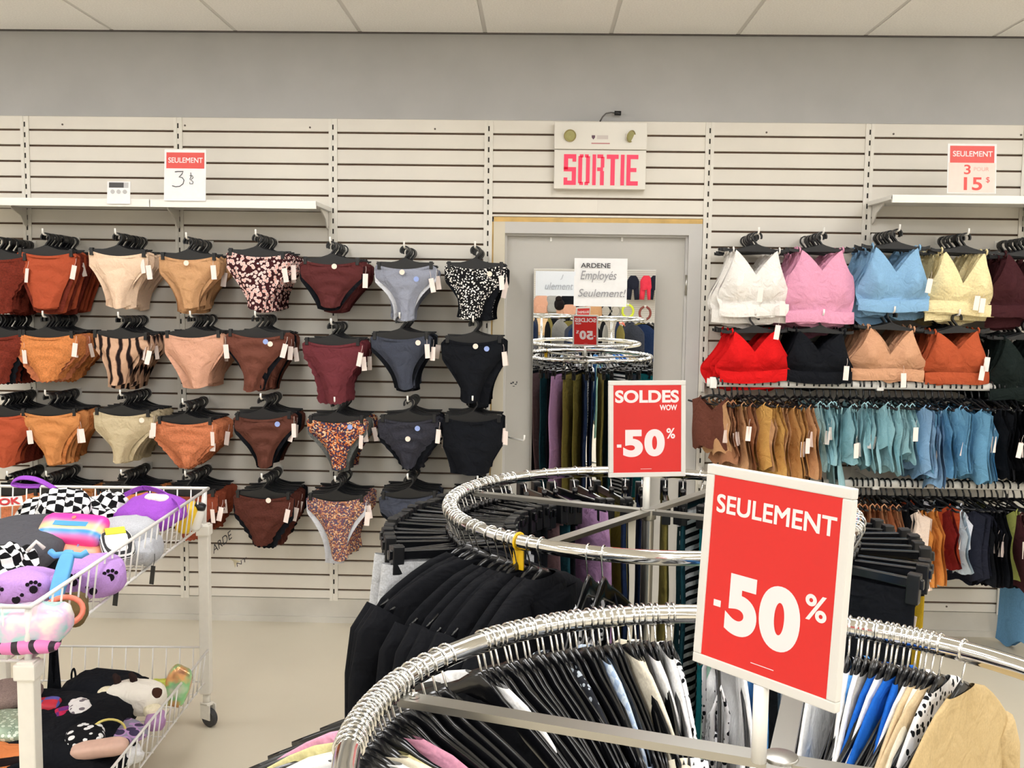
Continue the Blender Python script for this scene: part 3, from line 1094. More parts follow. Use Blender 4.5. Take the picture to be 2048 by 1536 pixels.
CAMI = [cami_me(.30, .28, 1), cami_me(.32, .31, 2), cami_me(.28, .25, 3), cami_me(.33, .33, 4), cami_me(.30, .30, 5, True), cami_me(.26, .36, 6)]
TSTRAP = MB().tube([(0, -.008, -.12), (0, -.011, -.095), (0, 0, -.083), (0, .011, -.095), (0, .008, -.12)], .0035, 6).mesh('strap')


def hang_top(X, Z, cname, m, k, where, yaw, var, tagged, label_no, scale=1., kind='camisole'):
    rot = (0, rnd.uniform(-.03, .03), pi / 2 + yaw)
    hl = 'black hanger of the %s %s %s %s' % (ORD[label_no], cname, kind, where)
    hg = put('top_hanger', TOP_BODY, None, None, (X, -.30, Z), rot)
    tag(hg, hl, 'hanger', 'black hangers %s' % where)
    put('hook', TOP_HOOK, None, hg)
    g = bpy.data.objects.new(kind, None)
    COL.objects.link(g)
    g.location = (X, -.30, Z)
    g.rotation_euler = rot
    g.scale = (scale, 1, scale)
    tag(g, '%s %s %s %s' % (ORD[label_no], cname, kind, where), 'top', '%s tops %s' % (cname, where))
    a, b = CAMI[var]
    put('front_panel', a, m, g)
    put('back_panel', b, m, g)
    for s_ in (-1, 1):
        put('strap', TSTRAP, m, g, (s_ * .095, 0, 0))
    if tagged:
        put('price_tag', TAG_ME, None, g, (-.13 + rnd.uniform(-.03, .02), rnd.uniform(-.015, .015), -.20 + rnd.uniform(-.06, .02)), (0, rnd.uniform(-.2, .2), pi / 2 + rnd.uniform(-.6, .6)))
    return g


U = [
    (1428, 'dark brown', cloth('umber', (104, 62, 50)), .75, 4, 0, .8),
    (1440, 'tan brown', tan, .3, 0, 1, .9), (1452, 'tan brown', cloth('mocha', (168, 118, 86)), .2, 3, 1, .9), (1464, 'tan brown', MATS['mocha'], -.1, 0, 1, .95),
    (1476, 'tan brown', tan, .1, 3, 1, 1.), (1488, 'tan brown', MATS['mocha'], .25, 1, 0, 1.), (1502, 'mustard', cloth('mustard', (204, 158, 90)), .55, 4, 0, 1.),
    (1520, 'tan brown', tan, .3, 1, 1, 1.0), (1536, 'mustard', MATS['mustard'], .3, 3, 0, 1.05), (1554, 'tan brown', tan, .15, 1, 0, 1.08), (1572, 'mustard', cloth('ochre_tan', (196, 148, 92)), .25, 3, 1, 1.08), (1590, 'mustard', MATS['ochre_tan'], .1, 1, 1, 1.05), (1604, 'tan brown', tan, .2, 3, 1, 1.05)]
aq = cloth('pale_aqua', (160, 200, 208))
bl = cloth('powder_blue', (112, 164, 196))
bl2 = cloth('blue_grey', (132, 168, 202))
for i in range(15):
    U.append((1622 + i * 13.2, 'pale aqua', aq, rnd.uniform(-.25, .35), rnd.choice([0, 1, 3, 5, 2]), rnd.random() < .35, rnd.uniform(.85, 1.1)))
for i in range(11):
    U.append((1826 + i * 13.4, 'powder blue', bl2 if i in (0, 1, 3) else bl, rnd.uniform(-.1, .45), rnd.choice([0, 1, 3, 4, 4]), rnd.random() < .3, rnd.uniform(.95, 1.12)))
for i in range(12):
    U.append((1980 + i * 13, 'black', black, rnd.uniform(-.3, .3), rnd.choice([0, 1, 3, 4]), i in (3, 4), 1.05))
cnt = {}
for (px, cname, m, yaw, var, tg, sc_) in U:
    k = cnt.get(cname, 0)
    cnt[cname] = k + 1
    hang_top(PY(px, 770, -.3).x, Z1, cname, m, k, 'from left on the upper rail', yaw, var, tg, k, sc_)
white_c = MATS['white_knit']
Lw = [(px, 'black', black, rnd.uniform(-.3, .3), rnd.choice([0, 1, 3]), 0, 1.) for px in range(1450, 1690, 24)]
for i in range(8):
    Lw.append((1702 + i * 10.5, 'light brown', cloth('sand_brown', (190, 140, 104)) if i % 2 else cloth('brown_orange', (168, 108, 74)), rnd.uniform(-.2, .3), rnd.choice([0, 2]), i in (1, 5), .95))
Lw += [(1792, 'cream', cloth('cream_pink', (242, 222, 206)), .62, 4, 0, 1.25), (1806, 'black', black, .1, 0, 0, .8), (1818, 'orange', cloth('soft_orange', (216, 142, 72)), .35, 3, 0, 1.1), (1832, 'black', black, 0, 0, 0, .7), (1846, 'orange', MATS['soft_orange'], .2, 3, 1, 1.08),
       (1862, 'rust red', cloth('brick', (170, 72, 40)), .8, 4, 0, .95), (1876, 'rust red', cloth('deep_red', (120, 34, 32)), .3, 0, 0, 1.05), (1886, 'white', cloth('cool_white', (226, 228, 236)), .85, 1, 0, .9), (1900, 'white', cloth('ice_blue', (196, 212, 224)), .2, 0, 1, 1.1)]
nav = cloth('ink_navy', (36, 38, 50))
for i in range(6):
    Lw.append((1916 + i * 14, 'ink navy', nav if i < 3 else black, rnd.uniform(.2, .7) if i < 3 else rnd.uniform(-.2, .3), 4 if i < 2 else 3, i in (4, 5), 1.08))
Lw += [(1998, 'olive green', cloth('olive_green', (146, 152, 82)), .55, 3, 1, 1.05), (2014, 'maroon black', MATS['dark_maroon'], .2, 1, 1, 1.2), (2030, 'black', black, .2, 1, 1, 1.2), (2046, 'black', black, .1, 3, 0, 1.1), (2096, 'denim blue', cloth('denim_blue', (108, 158, 200)), .45, 5, 0, 1.75)]
cnt = {}
for (px, cname, m, yaw, var, tg, sc_) in Lw:
    k = cnt.get(cname, 0)
    cnt[cname] = k + 1
    hang_top(PY(px, 970, -.3).x, Z2, cname, m, k, 'from left on the lower rail', yaw, var, tg, k, sc_, 'crop top')

# ================================================================== ROUND CHROME RACKS
RR, RT, RZ = .487, .0155, 1.17


def sign_on(t, W, H_, items, side):
    # side -1: face towards local -y, +1: the back
    y = side * .0042
    ins = MB().box(-W / 2 + .0095, W / 2 - .0095, min(y, y - side * .002), max(y, y - side * .002), -H_ / 2 + .0105, H_ / 2 - .0105).obj('red_insert', red_m, t)
    w, h = W - .019, H_ - .021
    for body, u0, u1, v0, v1, bold in items:
        mb = text_mb(body, -w / 2 + u0 * w, -w / 2 + u1 * w, h / 2 - v1 * h, h / 2 - v0 * h, y + side * .0004, bold)
        if side > 0:
            mb.v = [(-x, yy, z) for x, yy, z in mb.v]
        mb.obj('lettering', pinkw_m, ins)


def rack(c, bars, label, sign_label, sign_pose, items):
    t = thing('round_clothes_rack', label, 'clothes rack', (c[0], c[1], 0))
    n = 72
    MB().tube([(RR * cos(2 * pi * k / n), RR * sin(2 * pi * k / n), RZ) for k in range(n)], RT, 12, closed=True).obj('ring', chrome_m, t)
    for q in bars:
        d = Vector((cos(q), sin(q), 0))
        e = Vector((-sin(q), cos(q), 0))
        mb = MB()
        vs = []
        for s_ in (-1, 1):
            for w_ in (-.0135, .0135):
                for z in (-.006, .004):
                    p = d * (s_ * (RR - .012)) + e * w_
                    vs.append((p.x, p.y, RZ - .012 + z))
        mb.add(vs, [(0, 1, 3, 2), (4, 6, 7, 5), (0, 4, 5, 1), (2, 3, 7, 6), (0, 2, 6, 4), (1, 5, 7, 3)])
        bar = mb.obj('crossbar', steel_m, t)
        for s_ in (-1, 1):
            p = d * (s_ * (RR - .03))
            MB().disc((p.x, p.y, RZ - .0055), .007, 10, 'z', .002).obj('rivet', chrome_m, bar)
    MB().lathe([(0, RZ - .005), (.019, RZ - .005), (.0195, RZ - .0052), (.020, RZ - .006), (.020, RZ - .0065), (.020, RZ - .030), (.019, RZ - .031), (.015, RZ - .032), (.015, RZ - .034), (.015, .06)], 24).obj('centre_post', steel_m, t)
    for k in range(4):
        q = bars[0] + k * pi / 2
        MB().tube([(0, 0, .09), (.2 * cos(q), .2 * sin(q), .075), (.42 * cos(q), .42 * sin(q), .03)], .011, 8).obj('foot', chrome_m, t)
        MB().lathe([(.012, .0), (.02, .0), (.02, .012), (.012, .02)], 12, (.42 * cos(q), .42 * sin(q), 0)).obj('floor_glide', rubber_m, t)
    # sign holder standing on the hub
    x, y, z, W, H_, ya, ti, ro = sign_pose
    s_ = thing('sign_holder', sign_label, 'sign', (x, y, z), rot=(ti, -ro, ya))
    fr = MB()
    b = .0115
    fr.box(-W / 2, W / 2, -.0055, .0055, H_ / 2 - b, H_ / 2, .0015).box(-W / 2, W / 2, -.0055, .0055, -H_ / 2, -H_ / 2 + b, .0015)
    fr.box(-W / 2, -W / 2 + b, -.0055, .0055, -H_ / 2 + b, H_ / 2 - b, .0015).box(W / 2 - b, W / 2, -.0055, .0055, -H_ / 2 + b, H_ / 2 - b, .0015)
    fr.obj('frame', mat('sign_frame_plastic', (216, 213, 207), .4, vary=0), s_)
    sign_on(s_, W, H_, items, -1)
    sign_on(s_, W, H_, items, 1)
    top = Vector((x, y, z)) + Matrix.Rotation(ya, 3, 'Z') @ (Matrix.Rotation(ti, 3, 'X') @ Vector((0, 0, -H_ / 2)))
    hub = Vector((top.x, top.y, RZ - .006))
    po = MB().tube([hub - Vector((x, y, z)), top - Vector((x, y, z))], .0085, 10)
    inv = (Matrix.Rotation(ya, 3, 'Z') @ Matrix.Rotation(-ro, 3, 'Y') @ Matrix.Rotation(ti, 3, 'X')).inverted()
    po.v = [tuple(inv @ Vector(v)) for v in po.v]
    po.obj('pole', white_m, s_)
    return t


FC, MC = (.283, -3.853), (.280, -2.535)
SEUL = [('SEULEMENT', .05, .96, .105, .20, .05), ('5', .185, .44, .51, .835, .05), ('0', .455, .765, .51, .845, .055), ('%', .79, .945, .505, .635, .02), ('-', .085, .145, .675, .71, .03), ('___________', .42, .60, .945, .949, 0)]
SOLD = [('SOLDES', .035, .955, .06, .205, .035), ('WOW', .68, .925, .23, .29, .06), ('5', .15, .435, .51, .82, .05), ('0', .455, .75, .505, .815, .055), ('%', .775, .90, .495, .615, .02), ('-', .06, .125, .675, .71, .03), ('___________', .40, .56, .955, .959, 0)]
rack(FC, (radians(161.5), radians(71.5)), 'nearest round chrome clothes rack in the foreground, crowded with shoulder hangers', 'large red SEULEMENT -50% sign on the nearest rack', (.2616, -3.8616, 1.3691, .1901, .2340, -.8608, -.0741, .0016), SEUL)
rack(MC, (radians(157), radians(54)), 'second round chrome clothes rack in front of the door mirror', 'red SOLDES WOW -50% sign on the second rack', (.2728, -2.529, 1.3616, .1932, .2358, .1672, -.068, .0061), SOLD)

# hangers for the racks
hr = RT + .0018


def chook(drop):
    arc = [(hr * cos(radians(q)), 0, hr * sin(radians(q))) for q in range(205, -50, -17)]
    arc += [(.006, 0, -.030), (.001, 0, -.044), (0, 0, -drop)]
    me = MB().tube(arc, .0018, 6).mesh('chrome_hook')
    me.materials.append(chrome_m)
    return me


SH_HOOK = chook(.075)
sb = MB()
pts, rr_ = [], []
for i in range(21):
    x = -.205 + .41 * i / 20
    t = abs(x) / .205
    pts.append((x, .012 * t * t, -.078 - .085 * t ** 1.35 + .010 * exp(-(x / .03) ** 2)))
    rr_.append(.0155 - .004 * t + .006 * exp(-(x / .03) ** 2))
sb.tube(pts, [q * 1.15 for q in rr_], 8, flat=.24)
SH_BODY = sb.mesh('shoulder_hanger')
SH_BODY.materials.append(velvet_m)
cb = MB()
cb.box(-.165, .165, -.005, .005, -.082, -.060, .003)
cb.tube([(0, 0, -.045), (0, 0, -.065)], .008, 8)
CL_BODY = cb.mesh('trouser_hanger')
CL_BODY.materials.append(velvet_m)
CL_CLIP = MB().box(-.013, .013, -.012, .012, -.115, -.05, .003).mesh('clip')
CL_CLIP.materials.append(black_m)
CL_HOOK = chook(.05)


def coat_me(W, L_, th, seed, flare=1.1, z0=-.060):
    R = random.Random(seed)
    ph, ph2, ph3 = R.uniform(0, 6), R.uniform(0, 6), R.uniform(0, 6)

    def fn(u, v):
        a = 2 * pi * u
        if v < .22:
            t = v / .22
            hw = .045 + (W / 2 - .045) * t ** .85
            z = z0 - .098 * t ** 1.25
            tk = th * (.75 + .25 * t)
        else:
            t = (v - .22) / .78
            hw = W / 2 * (1 + (flare - 1) * t)
            z = z0 - .098 - (L_ - .098) * t
            tk = th * (1 + .5 * t)
        cx, sy = cos(a), sin(a)
        x = hw * (abs(cx) ** .8) * (1 if cx > 0 else -1)
        y = tk * (abs(sy) ** .8) * (1 if sy > 0 else -1)
        k = max(0, v - .15)
        y += k * th * (.7 * sin(x * 30 + ph + 2 * v) + .5 * sin(x * 55 + ph2)) + .25 * th * sin(v * 9 + ph3) * k
        return (x, y, z + .012 * sin(x * 20 + ph3) * k)
    mb = MB().grid(fn, 40, 22, True)
    return mb.mesh('garment_body')


def sleeve_me(sgn, W, L_, r, seed):
    R = random.Random(seed)
    ph = R.uniform(0, 6)
    pts = [(sgn * (W / 2 - .015), 0, -.165), (sgn * (W / 2 + .012), .004, -.21), (sgn * (W / 2 + .025), .006 * sin(ph), -.30), (sgn * (W / 2 + .03), .012 * sin(ph), -.30 - L_ * .4), (sgn * (W / 2 + .032), .02 * sin(ph), -.30 - L_ * .8)]
    return MB().tube(pts, [r * .9, r * 1.1, r, r * .9, r * .75], 12, flat=.55).mesh('sleeve')


def pant_me(w, L_, th, seed, ankle=.85):
    R = random.Random(seed)
    ph, ph2 = R.uniform(0, 6), R.uniform(0, 6)

    def fn(u, v):
        a = 2 * pi * u
        hw = w / 2 * (1 + (ankle - 1) * v + .08 * sin(pi * v))
        cx, sy = cos(a), sin(a)
        x = hw * (abs(cx) ** .7) * (1 if cx > 0 else -1)
        split = 1 - .55 * exp(-(x / .018) ** 2) * min(1, v * 3)
        y = th * split * (abs(sy) ** .7) * (1 if sy > 0 else -1)
        y += th * (.5 * sin(x * 60 + ph + v) + .3 * sin(v * 12 + ph2)) * min(1, v * 4)
        return (x, y, -.088 - L_ * v + .004 * sin(x * 50 + ph))
    return MB().grid(fn, 36, 20, True).mesh('trouser_legs')


COATS = [coat_me(.45, .84, .024, 11, 1.5), coat_me(.44, .90, .022, 12, 1.55), coat_me(.46, .80, .026, 13, 1.45)]
SLV = [(sleeve_me(-1, .43, .62, .048, 5), sleeve_me(1, .43, .62, .048, 6))]
HOOD = MB().grid(lambda u, v: (.075 * cos(2 * pi * u) * (1 - .35 * v), .03 + .035 * sin(2 * pi * u) * (1 - .2 * v) + .02 * v, -.095 - .13 * v + .02 * sin(6 * u)), 16, 7, True).mesh('hood')
SHIRTS = [coat_me(.40, .55, .008, 21), coat_me(.38, .60, .009, 22), coat_me(.41, .52, .007, 23)]
TEES = [(sleeve_me(-1, .38, .10, .035, 8), sleeve_me(1, .38, .10, .035, 9))]
PANTS = [pant_me(.30, .92, .011, 31), pant_me(.27, .95, .010, 32, .7), pant_me(.36, .90, .016, 33, 1.15), pant_me(.30, .55, .012, 34, 1.0)]
WAIST = MB().grid(lambda u, v: (.152 * cos(2 * pi * u), .013 * sin(2 * pi * u), -.086 - .035 * v), 24, 3, True).mesh('waistband')


def hang(c, phi, kind, m, label_h, label_g, grp, var=0, wob=.12, extra=None, outer=1):
    """a hanger on the ring at angle phi; its body lies along the radius"""
    loc = (c[0] + RR * cos(phi), c[1] + RR * sin(phi), RZ)
    rot = (0, rnd.uniform(-.05, .05), phi + rnd.uniform(-wob, wob))
    if kind in ('coat', 'shirt', 'bare', 'top'):
        hg = put('shoulder_hanger', SH_BODY, None, None, loc, rot)
        put('hook', SH_HOOK, None, hg)
    else:
        hg = put('trouser_hanger', CL_BODY, None, None, loc, rot)
        put('hook', CL_HOOK, None, hg)
        for s_ in (-1, 1):
            put('clip', CL_CLIP, None, hg, (s_ * .145, 0, 0))
    tag(hg, label_h, 'hanger', grp + ' hangers')
    if kind == 'bare':
        return hg
    nm = {'coat': 'jacket', 'shirt': 'shirt', 'top': 'strappy_top', 'pant': 'trousers'}[kind]
    g = bpy.data.objects.new(nm, None)
    COL.objects.link(g)
    g.location = (loc[0], loc[1], loc[2] - (.026 if (kind == 'shirt' and m is jet) else 0))
    g.rotation_euler = rot
    tag(g, label_g, {'coat': 'jacket', 'shirt': 'shirt', 'top': 'top', 'pant': 'trousers'}[kind], grp)
    if kind == 'coat':
        put('garment_body', COATS[var % 3], m, g)
        put('sleeve', SLV[0][0], m, g)
        put('sleeve', SLV[0][1], m, g)
        put('hood', HOOD, m, g)
    elif kind == 'shirt':
        put('garment_body', SHIRTS[var % 3], m, g)
        put('sleeve', TEES[0][0], m, g)
        put('sleeve', TEES[0][1], m, g)
    elif kind == 'top':                      # hangs low from thin straps so the hanger shows
        p = put('garment_body', SHIRTS[var % 3], m, g, (0, 0, -.13), None, (.78, 1, .9))
        for s_ in (-1, 1):
            put('strap', STRAPL, m, g, (s_ * .085, 0, 0))
    else:
        put('trouser_legs', PANTS[var % 4], m, g)
        put('waistband', WAIST, m, g)
    if extra:
        extra(g)
    return g


STRAPL = MB().tube([(0, -.008, -.26), (0, -.012, -.13), (0, 0, -.085), (0, .012, -.13), (0, .008, -.26)], .004, 6).mesh('strap')


def ang(px, py, c):
    p = PZ(px, py, RZ)
    return atan2(p.y - c[1], p.x - c[0]) % (2 * pi)


def spread(a, b, n):
    return [a + (b - a) * (i + rnd.uniform(-.25, .25)) / max(1, n - 1) for i in range(n)]


def small_tag(g):
    put('price_tag', TAG_ME, None, g, (.13, -.02, -.16), (0, .1, rnd.uniform(-.8, .8)))


# ---- second rack
jet = cloth('jet_fleece', (17, 18, 22))
greym = cloth('grey_marl', (188, 190, 194), vary=.08)
teal = cloth('teal', (24, 104, 112))
oliv = cloth('khaki_olive', (136, 124, 66))
lilac = cloth('lilac', (178, 138, 182))
navy = cloth('navy', (36, 52, 86))
dteal = cloth('dark_teal', (28, 66, 76))
mint = cloth('mint', (176, 222, 202))
mauve = cloth('brown_mauve', (108, 84, 88))
must = cloth('dark_mustard', (160, 132, 30))
bws = cloth('black_white_stripe', (230, 230, 232), kind='bands', col2=(26, 28, 32), scale=12)
bwp = cloth('black_white_floral', (240, 240, 242), kind='spots', col2=(24, 26, 30), col3=(240, 240, 242), scale=85)
# wall side, anticlockwise seen from above: long trousers that also show in the mirror
back_seq = [('brown mauve', mauve, 1), ('dark teal', dteal, 0), ('black', black, 1), ('lilac', lilac, 2), ('olive', oliv, 0), ('khaki', oliv, 1), ('navy', navy, 0), ('navy blue', navy, 1), ('olive khaki', oliv, 1), ('deep teal', dteal, 0), ('striped black and white', bws, 1), ('teal', teal, 0), ('charcoal', charc, 1), ('bright teal', teal, 2), ('jet black', black, 0), ('ochre', must, 1), ('inky black', black, 0)]
for i, (cn, m, v) in enumerate(back_seq):
    phi = radians(128 - i * 6.2 + rnd.uniform(-1.2, 1.2))
    hang(MC, phi, 'pant', m, 'black trouser hanger holding the %s trousers on wall side of second rack' % cn, 'long %s trousers on the wall side of the second rack' % cn, 'trousers on the wall side of the second rack', v, .2)
# left side: dense trouser hangers with short trousers and grey joggers
n = 26
for i, phi in enumerate(spread(radians(134), radians(204), n)):
    m, cn, v = (black, 'black', 3 if i % 2 else 1)
    if i in (22, 24, 25):
        m, cn, v = greym, 'grey marl', 2
    hang(MC, phi, 'pant', m, 'black trouser hanger, %s from back, at left of second rack' % ORD[i], '%s trousers, %s from back, at left of second rack' % (cn, ORD[i]), 'trousers packed at the left of the second rack', v, .10)
# front left: black hooded jackets
for i, phi in enumerate(spread(radians(208), radians(238), 9)):
    hang(MC, phi, 'coat', jet, 'black shoulder hanger of the %s hooded jacket from left, second rack' % ORD[i], 'black hooded jacket, %s from left, on second rack' % ORD[i], 'black hooded jackets on the second rack', i, .08, small_tag if i in (2, 5) else None)
hang(MC, ang(1053, 1073, MC), 'coat', jet, 'black shoulder hanger of the lone jacket at front of second rack', 'black jacket with white drawstrings at front of second rack', 'black hooded jackets on the second rack', 1, .05,
     lambda g: [MB().ribbon([(-.1 + dx, -.03, -.12), (-.09 + dx, -.045, -.25), (-.07 + dx, -.05, -.42)], (.004, 0, 0), .003).obj('drawstring', white_c, g) for dx in (0, .03)])
for k, px in enumerate((1193, 1222)):
    hang(MC, ang(px, 1092, MC), 'top', (bwp, black)[k], 'black shoulder hanger with the %s top, front of second rack' % ('floral', 'black')[k], '%s strappy top hanging low at front of second rack' % ('black and white floral', 'plain black')[k], 'strappy tops at the front of the second rack', k, .15)
mintp = hang(MC, radians(-76), 'top', mint, 'black shoulder hanger with the mint top, front of second rack', 'mint green strappy top hanging low at front of second rack', 'strappy tops at the front of the second rack', 0, .1)
# right side
for i, phi in enumerate(spread(radians(-36), radians(16), 9)):
    m, cn, v = (black, 'black', i % 2)
    if i in (2, 5):
        m, cn, v = must, 'dark mustard', 0
    hang(MC, phi, 'pant', m, 'black trouser hanger, %s from front, at right of second rack' % ORD[i], '%s trousers, %s from front, at right of second rack' % (cn, ORD[i]), 'trousers at the right of the second rack', v, .12, small_tag if i in (1, 4) else None)
# yellow size marker on the ring
sm = thing('size_marker', 'small yellow size marker on the second rack ring', 'marker', (MC[0] + RR * cos(ang(1065, 1075, MC)), MC[1] + RR * sin(ang(1065, 1075, MC)), RZ), ang(1065, 1075, MC))
MB().box(-.002, .002, -.014, .014, -.06, -.018, .001).obj('plate', mat('yellow_plastic', (232, 186, 20), .4, vary=0), sm)
MB().tube([((RT + .002) * cos(q), 0, (RT + .002) * sin(q)) for q in [2 * pi * k / 14 for k in range(14)]], .0025, 6, closed=True).obj('clip_ring', mat('yellow_plastic'), sm)

# ---- nearest rack
beige = cloth('beige_cotton', (206, 184, 148))
beige2 = cloth('sand_jacket', (196, 172, 128))
whitec = cloth('white_cotton', (240, 240, 240))
ivory = cloth('ivory_cotton', (232, 224, 204))
pinkc = cloth('rose_pink', (226, 160, 186))
plaid = cloth('blue_plaid', (206, 220, 236), kind='check', col2=(168, 190, 220), scale=70)
royal = cloth('royal_blue', (28, 96, 190))
skyc = cloth('sky_cotton', (84, 150, 216))
greyc = cloth('grey_cotton', (158, 156, 152))
ftext = cloth('dotted_black', (36, 38, 44), kind='spots', col2=(180, 190, 200), col3=(36, 38, 44), scale=90)
yell = cloth('pale_olive_yellow', (206, 198, 146))


def front_group(a, b, n, cname, seqs, where, wob=.06):
    for i, phi in enumerate(spread(a, b, n)):
        kind, cn, m = seqs.get(i, ('shirt', 'black', jet))
        hang(FC, phi, kind, m, 'black shoulder hanger, %s from left, %s of nearest rack' % (ORD[i], where), '%s %s, %s from left, %s of nearest rack' % (cn, {'top': 'strappy top', 'shirt': 'shirt', 'coat': 'jacket'}[kind], ORD[i], where), 'clothes at the %s of the nearest rack' % where, i, wob)


front_group(ang(700, 1500, FC), ang(800, 1362, FC), 15, '', {6: ('shirt', 'white', whitec), 7: ('shirt', 'white', whitec), 8: ('shirt', 'ivory', ivory), 9: ('shirt', 'pale yellow', yell), 12: ('shirt', 'rose pink', pinkc)}, 'left side')
front_group(ang(815, 1350, FC), ang(885, 1312, FC), 5, '', {}, 'upper left')
front_group(ang(962, 1283, FC), ang(1335, 1233, FC), 28, '', {1: ('shirt', 'white', whitec), 13: ('shirt', 'dotted black', ftext), 18: ('shirt', 'blue plaid', plaid), 22: ('shirt', 'ivory', ivory), 23: ('shirt', 'ivory', ivory), 25: ('shirt', 'white', whitec), 27: ('shirt', 'white', whitec)}, 'back')
front_group(ang(1700, 1258, FC), ang(1862, 1287, FC), 15, '', {0: ('shirt', 'white', whitec), 1: ('shirt', 'sky blue', skyc), 2: ('shirt', 'white', whitec), 3: ('shirt', 'grey', greyc), 5: ('shirt', 'royal blue', royal), 6: ('shirt', 'white', whitec), 8: ('shirt', 'royal blue', royal), 9: ('shirt', 'royal blue', royal), 11: ('shirt', 'white', whitec), 12: ('shirt', 'beige', beige), 13: ('shirt', 'ivory', ivory), 14: ('shirt', 'beige', beige)}, 'right side')
hang(FC, ang(1880, 1291, FC), 'shirt', bwp, 'black shoulder hanger of the floral shirt right of the cluster, nearest rack', 'white shirt with black flowers right of the cluster on nearest rack', 'clothes at the right side of the nearest rack', 1, .03)
hang(FC, ang(1925, 1303, FC), 'shirt', beige2, 'brown black shoulder hanger alone at far right of nearest rack', 'sand beige shirt hanging alone at far right of nearest rack', 'clothes at the right side of the nearest rack', 0, .02)
for i, (px, m, cn) in enumerate(((1352, bwp, 'floral black on white'), (1440, bwp, 'black and white floral'), (1480, whitec, 'white'), (1530, skyc, 'sky blue'), (1580, greyc, 'grey'), (1640, whitec, 'pure white'))):
    hang(FC, ang(px, 1236, FC), 'shirt' if i != 1 else 'top', m, 'black shoulder hanger of the %s garment behind the big sign' % cn, '%s shirt hanging behind the big SEULEMENT sign' % cn, 'clothes behind the sign of the nearest rack', i, .06)

# ================================================================== WHEELED WIRE CART
CX, CY = -1.262, -1.244
CRZ = .042
cart = thing('wire_basket_cart', 'white two-tier wire basket cart on casters at lower left', 'cart', (CX, CY, 0), CRZ)
CW, CLN = .78, 1.43


def cw(x, y, z):                      # cart local to world
    return Vector((CX + x * cos(CRZ) - y * sin(CRZ), CY + x * sin(CRZ) + y * cos(CRZ), z))


for x, y in ((0, 0), (0, -CLN), (-CW, 0), (-CW, -CLN)):
    MB().box(x - .020, x + .020, y - .020, y + .020, .13, .80, .004).obj('post', upright_m, cart)
    MB().box(x - .026, x + .026, y - .026, y + .026, .755, .795, .005).obj('collar', upright_m, cart)
    MB().tube([(x, y, .80), (x + .004, y, .93)], .009, 8).obj('corner_rod', wire_m, cart)
    cs = MB()
    cs.tube([(0, 0, .135), (0, 0, .085)], .014, 10)
    cs.box(-.017, -.0125, -.034, .018, .03, .09, .001).box(.0125, .017, -.034, .018, .03, .09, .001)
    cs.box(-.017, .017, -.022, .018, .084, .094, .001)
    fork = cs.obj('caster_fork', upright_m, cart)
    fork.location = (x, y, 0)
    fork.rotation_euler = (0, 0, 1.0 if y == 0 else -.4)
    n = 24
    wh = MB()
    prof = [(-.012, .024), (-.012, .032), (-.007, .036), (.007, .036), (.012, .032), (.012, .024)]
    wh.add([(a, -.016 + r * cos(2 * pi * k / n), .036 + r * sin(2 * pi * k / n)) for k in range(n) for a, r in prof], [(k * 6 + j, k * 6 + j + 1, ((k + 1) % n) * 6 + j + 1, ((k + 1) % n) * 6 + j) for k in range(n) for j in range(5)] + [tuple(k * 6 for k in range(n)), tuple(k * 6 + 5 for k in range(n))[::-1]], False)
    wh.obj('caster_wheel', rubber_m, fork)
wire_cache = {}


def basket(zt, zb, tr, label):
    o = .014
    mb = MB()
    top = [(o, o, zt), (o, -CLN - o, zt), (-CW - o, -CLN - o, zt), (-CW - o, o, zt)]
    mb.tube(top + [top[0]], tr, 8)
    i_ = -.004
    bot = [(i_, i_, zb), (i_, -CLN - i_, zb), (-CW - i_, -CLN - i_, zb), (-CW - i_, i_, zb)]
    mb.tube(bot + [bot[0]], tr * .8, 8)
    bk = mb.obj('basket', wire_m, cart)
    bk['label'] = label
    ht = zt - zb
    if 'w' not in wire_cache:
        wire_cache['w'] = {}

    def wire(p, q):
        d = Vector(q) - Vector(p)
        key = (round(d.x, 3), round(d.y, 3), round(d.z, 3))
        if key not in wire_cache['w']:
            me = MB().tube([(0, 0, 0), d], .0026, 6).mesh('wire')
            me.materials.append(wire_m)
            wire_cache['w'][key] = me
        put('wire', wire_cache['w'][key], None, bk, p)
    n = 26
    for k in range(1, n):
        y = -CLN * k / n
        wire((o, y, zt), (i_, y, zb))
        wire((-CW - o, y, zt), (-CW - i_, y, zb))
    n = 15
    for k in range(1, n):
        x = -CW * k / n
        wire((x, o, zt), (x, i_, zb))
        wire((x, -CLN - o, zt), (x, -CLN - i_, zb))
    fg = MB()
    for k in range(1, 15):
        fg.tube([(-CW * k / 15, 0, zb), (-CW * k / 15, -CLN, zb)], .0022, 5)
    for k in range(1, 12):
        fg.tube([(0, -CLN * k / 12, zb - .004), (-CW, -CLN * k / 12, zb - .004)], .0022, 5)
    fg.obj('floor_grid', wire_m, bk)


basket(.933, .795, .0058, 'upper wire basket')
basket(.307, .176, .0045, 'lower wire basket')


# ------------------------------------------------------------------ soft goods in the cart
def sp(v, e):
    return (abs(v) ** e) * (1 if v >= 0 else -1)


